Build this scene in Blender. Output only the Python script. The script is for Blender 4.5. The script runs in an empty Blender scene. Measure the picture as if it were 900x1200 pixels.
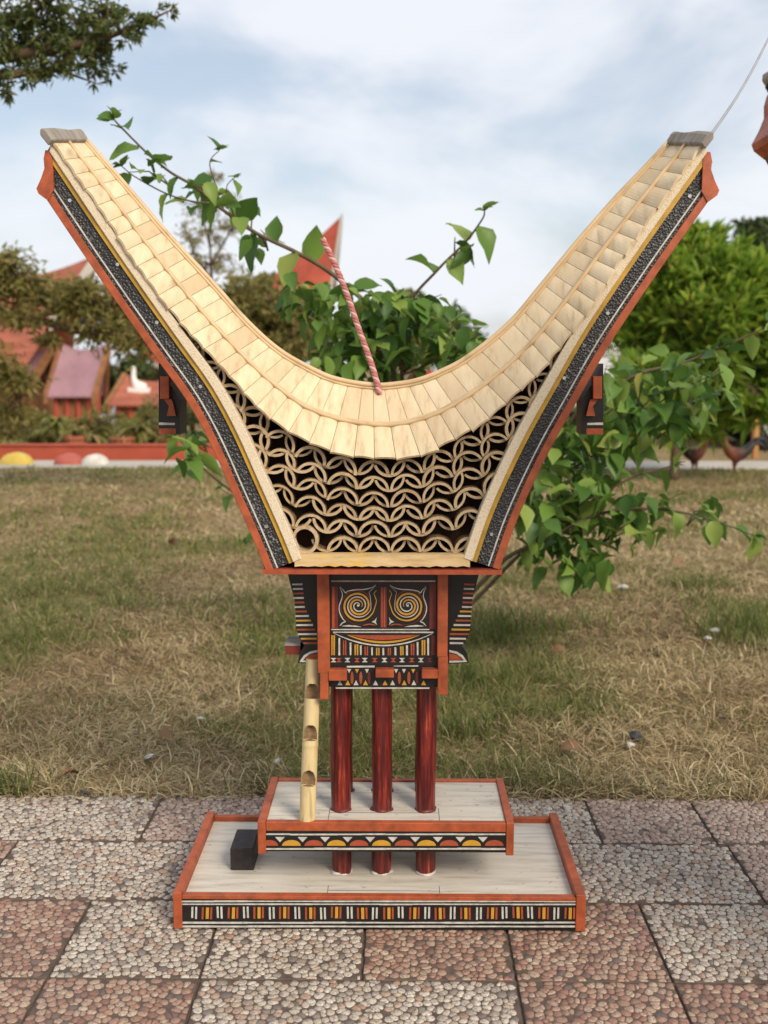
import bpy, bmesh, math, random
import numpy as np
from mathutils import Vector, Matrix, Quaternion

R = math.radians
random.seed(7)
rng = np.random.default_rng(7)
scene = bpy.context.scene
C = scene.collection

# ------------------------------------------------------------------ camera
F_PX, CAM_H, CAM_D = 1290.0, 0.97, 1.779          # focal length in 1200-px units, height, distance to the base front
PITCH, YAW = math.atan(177 / F_PX), math.atan(17 / F_PX)
cam_data = bpy.data.cameras.new('camera')
cam_data.sensor_fit = 'VERTICAL'
cam_data.sensor_height = 36.0
cam_data.lens = 36.0 * F_PX / 1200.0
cam_data.clip_start = 0.05
cam_data.clip_end = 2000.0
cam_data.dof.use_dof = True
cam_data.dof.focus_distance = 1.95
cam_data.dof.aperture_fstop = 4.8
cam = bpy.data.objects.new('camera', cam_data)
cam.location = (0, -CAM_D, CAM_H)
cam.rotation_euler = (R(90) - PITCH, 0, YAW)
C.objects.link(cam)
scene.camera = cam

# ------------------------------------------------------------------ sky, sun, exposure
SUN_DIR = Vector((0.50, -0.66, 0.62)).normalized()    # towards the sun
world = bpy.data.worlds.new('World')
scene.world = world
world.use_nodes = True
wn, wl = world.node_tree.nodes, world.node_tree.links
wn.clear()
w_out = wn.new('ShaderNodeOutputWorld')
w_bg = wn.new('ShaderNodeBackground')
w_sky = wn.new('ShaderNodeTexSky')
w_sky.sky_type = 'NISHITA'
w_sky.sun_disc = False
w_sky.sun_elevation = math.asin(SUN_DIR.z)
w_sky.sun_rotation = math.atan2(SUN_DIR.x, SUN_DIR.y)
w_sky.air_density = 1.1
w_sky.dust_density = 2.0
w_tc = wn.new('ShaderNodeTexCoord')
w_map = wn.new('ShaderNodeMapping')
w_map.inputs['Scale'].default_value = (1.0, 1.0, 2.1)
w_map.inputs['Location'].default_value = (0.35, 0.2, 0.55)
w_noise = wn.new('ShaderNodeTexNoise')
w_noise.inputs['Scale'].default_value = 3.3
w_noise.inputs['Detail'].default_value = 7.0
w_noise.inputs['Roughness'].default_value = 0.52
w_noise.inputs['Distortion'].default_value = 0.25
w_ramp = wn.new('ShaderNodeValToRGB')
w_ramp.color_ramp.interpolation = 'EASE'
w_ramp.color_ramp.elements[0].position = 0.33
w_ramp.color_ramp.elements[1].position = 0.56
w_ramp.color_ramp.elements[0].color = (0.34, 0.34, 0.34, 1)
w_ramp.color_ramp.elements[1].color = (0.93, 0.93, 0.93, 1)
w_mix = wn.new('ShaderNodeMixRGB')
w_mix.inputs['Color2'].default_value = (6.9, 7.1, 7.55, 1)        # sunlit cloud
w_bg.inputs['Strength'].default_value = 0.10
wl.new(w_tc.outputs['Generated'], w_map.inputs['Vector'])
wl.new(w_map.outputs['Vector'], w_noise.inputs['Vector'])
wl.new(w_noise.outputs['Fac'], w_ramp.inputs['Fac'])
wl.new(w_ramp.outputs['Color'], w_mix.inputs['Fac'])
wl.new(w_sky.outputs['Color'], w_mix.inputs['Color1'])
wl.new(w_mix.outputs['Color'], w_bg.inputs['Color'])
wl.new(w_bg.outputs['Background'], w_out.inputs['Surface'])

sun_data = bpy.data.lights.new('sun', 'SUN')
sun_data.energy = 2.7
sun_data.angle = R(24)
sun_data.color = (1.0, 0.87, 0.70)
sun = bpy.data.objects.new('sun', sun_data)
sun.rotation_euler = SUN_DIR.to_track_quat('Z', 'Y').to_euler()
sun.location = SUN_DIR * 20
C.objects.link(sun)

scene.view_settings.view_transform = 'Standard'
scene.view_settings.look = 'None'
scene.view_settings.gamma = 1.0
scene.view_settings.use_curve_mapping = False
scene.view_settings.exposure = 0.42

# ------------------------------------------------------------------ layout: where a sight line of the survey meets a plane
def ray(px, py):
    u, v = (px - 450) / F_PX, (600 - py) / F_PX
    c, s = math.cos(PITCH), math.sin(PITCH)
    x, y, z = u, c + v * s, -s + v * c
    cy, sy = math.cos(YAW), math.sin(YAW)
    return Vector((x * cy - y * sy, x * sy + y * cy, z))
def at(px, py, Y):
    r = ray(px, py)
    t = (Y + CAM_D) / r.y
    return Vector((r.x * t, Y, CAM_H + r.z * t))
def on_ground(px, py, Z=0.0):
    r = ray(px, py)
    t = (Z - CAM_H) / r.z
    return Vector((r.x * t, -CAM_D + r.y * t, Z))

# ------------------------------------------------------------------ materials
def mix_node(nt, fac, a, b):
    m = nt.nodes.new('ShaderNodeMixRGB')
    for sock, val in ((m.inputs['Fac'], fac), (m.inputs['Color1'], a), (m.inputs['Color2'], b)):
        if hasattr(val, 'links'):
            nt.links.new(val, sock)
        elif isinstance(val, (int, float)):
            sock.default_value = val
        else:
            sock.default_value = (*val, 1)
    return m.outputs['Color']
def tex_noise(nt, vec, scale, detail=4, rough=0.55, stretch=None):
    if stretch:
        mp = nt.nodes.new('ShaderNodeMapping')
        mp.inputs['Scale'].default_value = stretch
        nt.links.new(vec, mp.inputs['Vector'])
        vec = mp.outputs['Vector']
    n = nt.nodes.new('ShaderNodeTexNoise')
    n.inputs['Scale'].default_value = scale
    n.inputs['Detail'].default_value = detail
    n.inputs['Roughness'].default_value = rough
    nt.links.new(vec, n.inputs['Vector'])
    return n.outputs['Fac']
def ramp(nt, fac, stops):
    r = nt.nodes.new('ShaderNodeValToRGB')
    e = r.color_ramp.elements
    while len(e) < len(stops):
        e.new(0.5)
    for k, (p, c) in enumerate(stops):
        e[k].position = p
        e[k].color = (*c, 1) if not isinstance(c, (int, float)) else (c, c, c, 1)
    nt.links.new(fac, r.inputs['Fac'])
    return r.outputs['Color']
def math_node(nt, op, a, b):
    m = nt.nodes.new('ShaderNodeMath')
    m.operation = op
    for sock, val in zip(m.inputs, (a, b)):
        if hasattr(val, 'links'):
            nt.links.new(val, sock)
        else:
            sock.default_value = val
    return m.outputs[0]
def new_mat(name, rough=0.6, spec=0.4):
    m = bpy.data.materials.new(name)
    m.use_nodes = True
    nt = m.node_tree
    p = nt.nodes['Principled BSDF']
    p.inputs['Roughness'].default_value = rough
    p.inputs['Specular IOR Level'].default_value = spec
    tc = nt.nodes.new('ShaderNodeTexCoord')
    oi = nt.nodes.new('ShaderNodeObjectInfo')
    return m, nt, p, tc.outputs['Object'], oi.outputs['Random']
def bump(nt, p, height, strength=0.3, dist=0.002):
    b = nt.nodes.new('ShaderNodeBump')
    b.inputs['Strength'].default_value = strength
    b.inputs['Distance'].default_value = dist
    nt.links.new(height, b.inputs['Height'])
    nt.links.new(b.outputs['Normal'], p.inputs['Normal'])
def setc(nt, p, col):
    nt.links.new(col, p.inputs['Base Color'])
MAT = {}
def painted(name, col, dark=0.72, scale=22, rough=0.5, spec=0.4, grain=(1, 1, 1), strength=0.25, vary=0.0):
    """brush paint over wood: uneven coat, faint grain"""
    m, nt, p, vec, rnd = new_mat(name, rough, spec)
    n = tex_noise(nt, vec, scale, 6, 0.62, grain)
    d = tuple(c * dark for c in col)
    c = ramp(nt, n, [(0.3, d), (0.62, col)])
    if vary:
        c = mix_node(nt, math_node(nt, 'MULTIPLY', rnd, vary), c, d)
    chip = tex_noise(nt, vec, scale * 3.1, 5, 0.7, grain)
    c = mix_node(nt, ramp(nt, chip, [(0.66, 0.0), (0.74, 0.55)]), c, tuple(x * 0.45 for x in col))
    setc(nt, p, c)
    bump(nt, p, tex_noise(nt, vec, scale * 5, 3, 0.6, grain), strength, 0.001)
    MAT[name] = m
    return m
painted('red_paint', (0.40, 0.088, 0.03), 0.52, 38, 0.52)
painted('dark_red_paint', (0.17, 0.028, 0.018), 0.6, 30, 0.45)
painted('pattern_red', (0.37, 0.075, 0.03), 0.7, 60, 0.5)
painted('pattern_dark_red', (0.14, 0.022, 0.018), 0.7, 60, 0.5)
painted('pattern_white', (0.56, 0.54, 0.49), 0.6, 80, 0.55)
painted('pattern_yellow', (0.54, 0.285, 0.03), 0.8, 60, 0.5)
painted('black_paint', (0.014, 0.013, 0.013), 0.5, 25, 0.38, 0.4)
painted('rough_black', (0.030, 0.022, 0.020), 0.35, 60, 0.6, 0.4, (1, 1, 1), 1.0)
painted('yellow_paint', (0.50, 0.29, 0.03), 0.62, 30, 0.45)
painted('grey_wood', (0.30, 0.27, 0.235), 0.6, 14, 0.75, 0.2, (1, 6, 1), 0.6)
painted('terracotta', (0.42, 0.14, 0.07), 0.7, 6, 0.8)
painted('white_plaster', (0.78, 0.76, 0.72), 0.8, 4, 0.7)
painted('wall_red', (0.40, 0.085, 0.05), 0.72, 2.2, 0.75, 0.2)
painted('stone_yellow', (0.68, 0.50, 0.10), 0.75, 6, 0.7)
painted('stone_red', (0.46, 0.12, 0.09), 0.7, 6, 0.7)
painted('stone_white', (0.68, 0.66, 0.60), 0.55, 9, 0.7)
painted('concrete', (0.46, 0.43, 0.38), 0.8, 2.0, 0.85, 0.2)
painted('mauve_roof', (0.36, 0.20, 0.24), 0.7, 1.2, 0.45)
painted('brick_roof', (0.36, 0.115, 0.07), 0.6, 1.4, 0.65, 0.3, (1, 1, 7))
painted('hut_wood', (0.30, 0.135, 0.055), 0.6, 5, 0.7)
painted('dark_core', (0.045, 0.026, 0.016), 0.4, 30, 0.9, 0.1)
painted('bark', (0.14, 0.095, 0.06), 0.5, 14, 0.9, 0.2, (1, 1, 0.3), 0.8)
painted('stem_green', (0.12, 0.085, 0.045), 0.6, 30, 0.7)
painted('pale_scrap', (0.62, 0.60, 0.56), 0.6, 40, 0.7)
painted('dry_leaf', (0.20, 0.11, 0.055), 0.6, 40, 0.8)
painted('dark_rubble', (0.06, 0.06, 0.065), 0.6, 40, 0.8)
painted('orange_post', (0.46, 0.22, 0.07), 0.7, 4, 0.7)
painted('string_grey', (0.30, 0.32, 0.35), 0.8, 20, 0.6)
painted('mortar', (0.13, 0.098, 0.08), 0.6, 40, 0.9, 0.1)

def bamboo(name, col, pale, grain, rough=0.42):
    m, nt, p, vec, rnd = new_mat(name, rough, 0.35)
    off = nt.nodes.new('ShaderNodeVectorMath')
    off.operation = 'ADD'
    comb = nt.nodes.new('ShaderNodeCombineXYZ')
    nt.links.new(math_node(nt, 'MULTIPLY', rnd, 37.0), comb.inputs[0])
    nt.links.new(math_node(nt, 'MULTIPLY', rnd, 11.0), comb.inputs[2])
    nt.links.new(vec, off.inputs[0])
    nt.links.new(comb.outputs[0], off.inputs[1])
    v = off.outputs[0]
    n = tex_noise(nt, v, 14, 6, 0.6, grain)
    big = tex_noise(nt, v, 9, 3, 0.5)
    c = ramp(nt, n, [(0.25, tuple(x * 0.50 for x in col)), (0.45, col), (0.72, pale)])
    c = mix_node(nt, ramp(nt, big, [(0.35, 0.0), (0.7, 0.45)]), c, tuple(x * 0.8 for x in col))
    c = mix_node(nt, ramp(nt, rnd, [(0.0, 0.0), (0.55, 0.06), (0.8, 0.30), (1.0, 0.62)]), c, (col[0] * 0.72, col[1] * 0.66, col[2] * 0.60))
    c = mix_node(nt, ramp(nt, math_node(nt, 'FRACT', math_node(nt, 'MULTIPLY', rnd, 7.3), 0), [(0.6, 0.0), (1.0, 0.35)]), c, pale)
    setc(nt, p, c)
    bump(nt, p, n, 0.35, 0.0012)
    MAT[name] = m
bamboo('bamboo_cover', (0.67, 0.525, 0.325), (0.77, 0.65, 0.45), (6, 1.2, 1.2))
bamboo('bamboo_strip', (0.56, 0.40, 0.22), (0.68, 0.52, 0.32), (1.5, 4, 1.5))
bamboo('bamboo_ring', (0.44, 0.325, 0.19), (0.58, 0.45, 0.29), (8, 1, 8), 0.6)
bamboo('bamboo_inner_shaded', (0.20, 0.125, 0.06), (0.32, 0.21, 0.11), (8, 1, 8), 0.7)  # brown cane walls, darkened to carry the shade of deep hollows
bamboo('bamboo_pole', (0.60, 0.47, 0.24), (0.70, 0.58, 0.34), (7, 7, 0.6), 0.45)

def beige_verge():
    m, nt, p, vec, rnd = new_mat('beige_verge', 0.75, 0.2)
    v = nt.nodes.new('ShaderNodeTexVoronoi')
    v.inputs['Scale'].default_value = 420
    nt.links.new(vec, v.inputs['Vector'])
    c = ramp(nt, v.outputs['Distance'], [(0.1, (0.68, 0.59, 0.44)), (0.65, (0.62, 0.53, 0.39)), (0.95, (0.50, 0.41, 0.28))])
    setc(nt, p, c)
    bump(nt, p, v.outputs['Distance'], 0.4, 0.002)
    MAT['beige_verge'] = m
beige_verge()

def eave_wood():
    m, nt, p, vec, rnd = new_mat('eave_wood', 0.6, 0.3)
    n = tex_noise(nt, vec, 20, 6, 0.6, (1, 5, 6))
    c = ramp(nt, n, [(0.28, (0.40, 0.27, 0.13)), (0.5, (0.56, 0.40, 0.20)), (0.75, (0.66, 0.50, 0.28))])
    sep = nt.nodes.new('ShaderNodeSeparateXYZ')
    nt.links.new(vec, sep.inputs[0])
    band = ramp(nt, math_node(nt, 'ADD', sep.outputs[0], 0.5), [(0.36, 0.0), (0.39, 1.0), (0.42, 1.0), (0.46, 0.0)])
    sm = math_node(nt, 'MULTIPLY', band, ramp(nt, tex_noise(nt, vec, 28, 5, 0.6, (1, 1, 3)), [(0.46, 0.0), (0.58, 0.9)]))
    setc(nt, p, mix_node(nt, sm, c, (0.62, 0.38, 0.04)))
    bump(nt, p, n, 0.4, 0.0012)
    MAT['eave_wood'] = m
eave_wood()

def carved_black():
    """black board chip-carved in fine rows, worn so that the raised edges show grey"""
    m, nt, p, vec, rnd = new_mat('carved_black', 0.42, 0.5)
    v = nt.nodes.new('ShaderNodeTexVoronoi')
    v.inputs['Scale'].default_value = 260
    nt.links.new(vec, v.inputs['Vector'])
    n = tex_noise(nt, vec, 9, 3)
    worn = math_node(nt, 'MULTIPLY', ramp(nt, v.outputs['Distance'], [(0.62, 0.0), (0.95, 1.0)]), ramp(nt, n, [(0.42, 0.03), (0.68, 0.7)]))
    setc(nt, p, mix_node(nt, worn, (0.013, 0.013, 0.014), (0.30, 0.29, 0.28)))
    bump(nt, p, v.outputs['Distance'], 0.8, 0.0025)
    MAT['carved_black'] = m
carved_black()

def plywood():
    m, nt, p, vec, rnd = new_mat('whitewashed_ply', 0.7, 0.25)
    n = tex_noise(nt, vec, 22, 7, 0.65, (0.35, 3.2, 1))
    b = tex_noise(nt, vec, 5, 3)
    c = ramp(nt, n, [(0.28, (0.34, 0.30, 0.25)), (0.5, (0.57, 0.53, 0.46)), (0.75, (0.67, 0.64, 0.57))])
    c = mix_node(nt, ramp(nt, b, [(0.4, 0.0), (0.7, 0.5)]), c, (0.52, 0.47, 0.39))
    s = tex_noise(nt, vec, 60, 3, 0.5)
    c = mix_node(nt, ramp(nt, s, [(0.64, 0.0), (0.74, 0.6)]), c, (0.24, 0.20, 0.16))
    setc(nt, p, c)
    bump(nt, p, n, 0.3, 0.001)
    MAT['whitewashed_ply'] = m
plywood()

def red_stain():
    m, nt, p, vec, rnd = new_mat('red_stain', 0.33, 0.5)
    n = tex_noise(nt, vec, 110, 7, 0.7, (1.5, 1.5, 0.10))
    c = ramp(nt, n, [(0.32, (0.025, 0.004, 0.005)), (0.48, (0.085, 0.007, 0.007)), (0.60, (0.20, 0.020, 0.012)), (0.70, (0.46, 0.10, 0.035))])
    setc(nt, p, c)
    bump(nt, p, n, 0.35, 0.0015)
    MAT['red_stain'] = m
red_stain()

def pebble(name, cols, grout):
    m, nt, p, vec, rnd = new_mat(name, 0.5, 0.45)
    comb = nt.nodes.new('ShaderNodeCombineXYZ')
    nt.links.new(math_node(nt, 'MULTIPLY', rnd, 53.0), comb.inputs[0])
    nt.links.new(math_node(nt, 'MULTIPLY', rnd, 29.0), comb.inputs[1])
    off = nt.nodes.new('ShaderNodeVectorMath')
    off.operation = 'ADD'
    nt.links.new(vec, off.inputs[0])
    nt.links.new(comb.outputs[0], off.inputs[1])
    flat = nt.nodes.new('ShaderNodeVectorMath')
    flat.operation = 'MULTIPLY'
    flat.inputs[1].default_value = (0.86, 1.0, 0.0)
    nt.links.new(off.outputs[0], flat.inputs[0])
    warp = nt.nodes.new('ShaderNodeTexNoise')
    warp.inputs['Scale'].default_value = 45
    nt.links.new(flat.outputs[0], warp.inputs['Vector'])
    wv = nt.nodes.new('ShaderNodeVectorMath')
    wv.operation = 'SCALE'
    wv.inputs['Scale'].default_value = 0.010
    nt.links.new(warp.outputs['Color'], wv.inputs[0])
    ad = nt.nodes.new('ShaderNodeVectorMath')
    ad.operation = 'ADD'
    nt.links.new(flat.outputs[0], ad.inputs[0])
    nt.links.new(wv.outputs[0], ad.inputs[1])
    vs = []
    for feat in ('F1', 'DISTANCE_TO_EDGE'):
        v = nt.nodes.new('ShaderNodeTexVoronoi')
        v.voronoi_dimensions = '2D'
        v.feature = feat
        v.inputs['Scale'].default_value = 72
        nt.links.new(ad.outputs[0], v.inputs['Vector'])
        vs.append(v)
    sep = nt.nodes.new('ShaderNodeSeparateColor')
    nt.links.new(vs[0].outputs['Color'], sep.inputs[0])
    c = ramp(nt, sep.outputs[0], cols)
    sp = tex_noise(nt, ad.outputs[0], 420, 3, 0.6)
    c = mix_node(nt, ramp(nt, sp, [(0.45, 0.0), (0.62, 0.55)]), c, (0.16, 0.12, 0.09))
    dirt = tex_noise(nt, vec, 9, 4)
    c = mix_node(nt, ramp(nt, dirt, [(0.45, 0.0), (0.75, 0.35)]), c, (0.18, 0.13, 0.10))
    edge = math_node(nt, 'MULTIPLY', ramp(nt, vs[1].outputs['Distance'], [(0.02, 0.0), (0.10, 1.0)]), ramp(nt, vs[0].outputs['Distance'], [(0.64, 1.0), (0.86, 0.0)]))
    c = mix_node(nt, edge, grout, c)
    setc(nt, p, c)
    hgt = math_node(nt, 'MULTIPLY', ramp(nt, vs[1].outputs['Distance'], [(0.0, 0.0), (0.10, 0.6), (0.35, 1.0)]), ramp(nt, vs[0].outputs['Distance'], [(0.0, 1.0), (0.5, 0.75), (0.85, 0.0)]))
    bump(nt, p, hgt, 0.9, 0.004)
    MAT[name] = m
def pebble_stone(name, stops):
    m, nt, p, vec, rnd = new_mat(name, 0.48, 0.45)
    at_ = nt.nodes.new('ShaderNodeAttribute')
    at_.attribute_name = 'tint'
    c = ramp(nt, at_.outputs['Fac'], stops)
    sp = tex_noise(nt, vec, 270, 4, 0.7)
    c = mix_node(nt, ramp(nt, sp, [(0.47, 0.0), (0.62, 0.75)]), c, (0.14, 0.10, 0.08))
    dirt = tex_noise(nt, vec, 8, 4)
    c = mix_node(nt, ramp(nt, dirt, [(0.45, 0.0), (0.75, 0.35)]), c, (0.18, 0.135, 0.105))
    setc(nt, p, c)
    bump(nt, p, sp, 0.4, 0.0008)
    MAT[name] = m
PEB = {'pebble_pale': [(0.0, (0.12, 0.105, 0.10)), (0.10, (0.30, 0.26, 0.22)), (0.30, (0.55, 0.50, 0.42)), (0.72, (0.46, 0.40, 0.32)), (0.92, (0.36, 0.23, 0.155)), (1.0, (0.58, 0.54, 0.47))],
       'pebble_red': [(0.0, (0.10, 0.085, 0.08)), (0.10, (0.22, 0.105, 0.075)), (0.35, (0.34, 0.20, 0.14)), (0.6, (0.43, 0.32, 0.235)), (0.85, (0.28, 0.13, 0.095)), (1.0, (0.47, 0.38, 0.28))],
       'pebble_brown': [(0.0, (0.10, 0.085, 0.08)), (0.08, (0.27, 0.17, 0.135)), (0.35, (0.40, 0.30, 0.245)), (0.6, (0.45, 0.36, 0.29)), (0.85, (0.33, 0.215, 0.165)), (1.0, (0.52, 0.44, 0.37))]}
for k_, v_ in PEB.items():
    pebble_stone(k_ + '_stone', v_)
pebble('pebble_pale', [(0.0, (0.13, 0.11, 0.10)), (0.06, (0.42, 0.37, 0.30)), (0.30, (0.60, 0.55, 0.46)), (0.75, (0.52, 0.44, 0.34)), (0.92, (0.45, 0.27, 0.17)), (1.0, (0.62, 0.58, 0.50))], (0.085, 0.07, 0.06))
pebble('pebble_red', [(0.0, (0.11, 0.09, 0.08)), (0.08, (0.27, 0.13, 0.09)), (0.35, (0.38, 0.235, 0.165)), (0.6, (0.46, 0.35, 0.26)), (0.85, (0.32, 0.155, 0.11)), (1.0, (0.53, 0.42, 0.30))], (0.075, 0.05, 0.04))
pebble('pebble_brown', [(0.0, (0.10, 0.085, 0.08)), (0.08, (0.28, 0.16, 0.12)), (0.35, (0.40, 0.29, 0.23)), (0.6, (0.44, 0.34, 0.27)), (0.85, (0.33, 0.20, 0.15)), (1.0, (0.50, 0.42, 0.34))], (0.085, 0.065, 0.055))

def lawn_mat():
    m, nt, p, vec, rnd = new_mat('lawn_soil', 0.95, 0.1)
    a = tex_noise(nt, vec, 0.9, 5, 0.6)
    b = tex_noise(nt, vec, 35, 6, 0.7)
    c = ramp(nt, b, [(0.3, (0.11, 0.075, 0.042)), (0.5, (0.27, 0.19, 0.10)), (0.7, (0.43, 0.31, 0.165))])
    g = ramp(nt, b, [(0.3, (0.08, 0.08, 0.025)), (0.7, (0.29, 0.26, 0.10))])
    c = mix_node(nt, ramp(nt, a, [(0.42, 0.0), (0.62, 0.75)]), c, g)
    setc(nt, p, c)
    bump(nt, p, b, 0.8, 0.02)
    MAT['lawn_soil'] = m
lawn_mat()

def leafy(name, stops, rough=0.5, transl=0.3, by_attr=True):
    """leaf colour varies from blade to blade; light passes through"""
    m, nt, p, vec, rnd = new_mat(name, rough, 0.3)
    if by_attr:
        at_ = nt.nodes.new('ShaderNodeAttribute')
        at_.attribute_name = 'tint'
        fac = at_.outputs['Fac']
    else:
        fac = rnd
    c = ramp(nt, fac, stops)
    setc(nt, p, c)
    tr = nt.nodes.new('ShaderNodeBsdfTranslucent')
    nt.links.new(c, tr.inputs['Color'])
    mx = nt.nodes.new('ShaderNodeMixShader')
    mx.inputs[0].default_value = transl
    nt.links.new(p.outputs[0], mx.inputs[1])
    nt.links.new(tr.outputs[0], mx.inputs[2])
    nt.links.new(mx.outputs[0], nt.nodes['Material Output'].inputs['Surface'])
    MAT[name] = m
leafy('straw_blade', [(0.0, (0.12, 0.08, 0.042)), (0.35, (0.28, 0.205, 0.105)), (0.7, (0.47, 0.37, 0.205)), (1.0, (0.64, 0.54, 0.34))], 0.7, 0.2)
leafy('green_blade', [(0.0, (0.07, 0.105, 0.024)), (0.5, (0.165, 0.185, 0.05)), (0.8, (0.28, 0.265, 0.095)), (1.0, (0.42, 0.36, 0.15))], 0.6, 0.3)
leafy('shrub_leaf', [(0.0, (0.06, 0.14, 0.027)), (0.4, (0.12, 0.23, 0.04)), (0.72, (0.20, 0.32, 0.06)), (0.93, (0.30, 0.39, 0.09)), (1.0, (0.42, 0.40, 0.11))], 0.42, 0.4, False)
leafy('shrub_leaf_mass', [(0.0, (0.05, 0.12, 0.024)), (0.5, (0.115, 0.215, 0.04)), (1.0, (0.24, 0.34, 0.07))], 0.45, 0.35)
leafy('olive_leaf', [(0.0, (0.12, 0.125, 0.035)), (0.5, (0.26, 0.24, 0.07)), (0.85, (0.36, 0.30, 0.11)), (1.0, (0.42, 0.29, 0.13))], 0.6, 0.5)
leafy('fine_leaf', [(0.0, (0.05, 0.08, 0.025)), (0.5, (0.11, 0.145, 0.045)), (1.0, (0.21, 0.22, 0.07))], 0.55, 0.4)
leafy('lime_leaf', [(0.0, (0.10, 0.19, 0.025)), (0.45, (0.21, 0.34, 0.04)), (0.8, (0.34, 0.45, 0.06)), (1.0, (0.46, 0.50, 0.09))], 0.5, 0.5)
leafy('dark_leaf', [(0.0, (0.04, 0.065, 0.02)), (0.6, (0.085, 0.125, 0.04)), (1.0, (0.16, 0.18, 0.06))], 0.55, 0.25)
leafy('palm_leaf', [(0.0, (0.16, 0.12, 0.05)), (0.5, (0.17, 0.20, 0.04)), (1.0, (0.36, 0.36, 0.06))], 0.5, 0.35)

def simple(name, col, rough, metal=0.0):
    m, nt, p, vec, rnd = new_mat(name, rough)
    p.inputs['Base Color'].default_value = (*col, 1)
    p.inputs['Metallic'].default_value = metal
    MAT[name] = m
simple('steel_nail', (0.6, 0.6, 0.6), 0.3, 0.9)
simple('car_white', (0.62, 0.64, 0.66), 0.25)
simple('car_blue', (0.03, 0.07, 0.20), 0.25)
simple('car_glass', (0.03, 0.035, 0.04), 0.08)
simple('tyre', (0.02, 0.02, 0.02), 0.8)
simple('rim', (0.45, 0.45, 0.46), 0.35, 0.7)
simple('lamp_glass', (0.75, 0.72, 0.65), 0.15)
simple('rope_pink', (0.42, 0.15, 0.15), 0.8)
simple('rope_pale', (0.56, 0.36, 0.33), 0.8)
simple('comb_red', (0.45, 0.03, 0.02), 0.6)
simple('beak_horn', (0.5, 0.36, 0.15), 0.5)
def rooster_mat():
    m, nt, p, vec, rnd = new_mat('rooster_feather', 0.5, 0.4)
    sep = nt.nodes.new('ShaderNodeSeparateXYZ')
    nt.links.new(vec, sep.inputs[0])
    x = math_node(nt, 'ADD', sep.outputs[0], math_node(nt, 'MULTIPLY', tex_noise(nt, vec, 30, 4), 0.12))
    setc(nt, p, ramp(nt, math_node(nt, 'ADD', math_node(nt, 'MULTIPLY', x, 2.2), 0.35), [(0.25, (0.016, 0.016, 0.018)), (0.48, (0.10, 0.025, 0.016)), (0.72, (0.22, 0.06, 0.02)), (0.95, (0.36, 0.14, 0.035))]))
    MAT['rooster_feather'] = m
rooster_mat()

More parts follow.
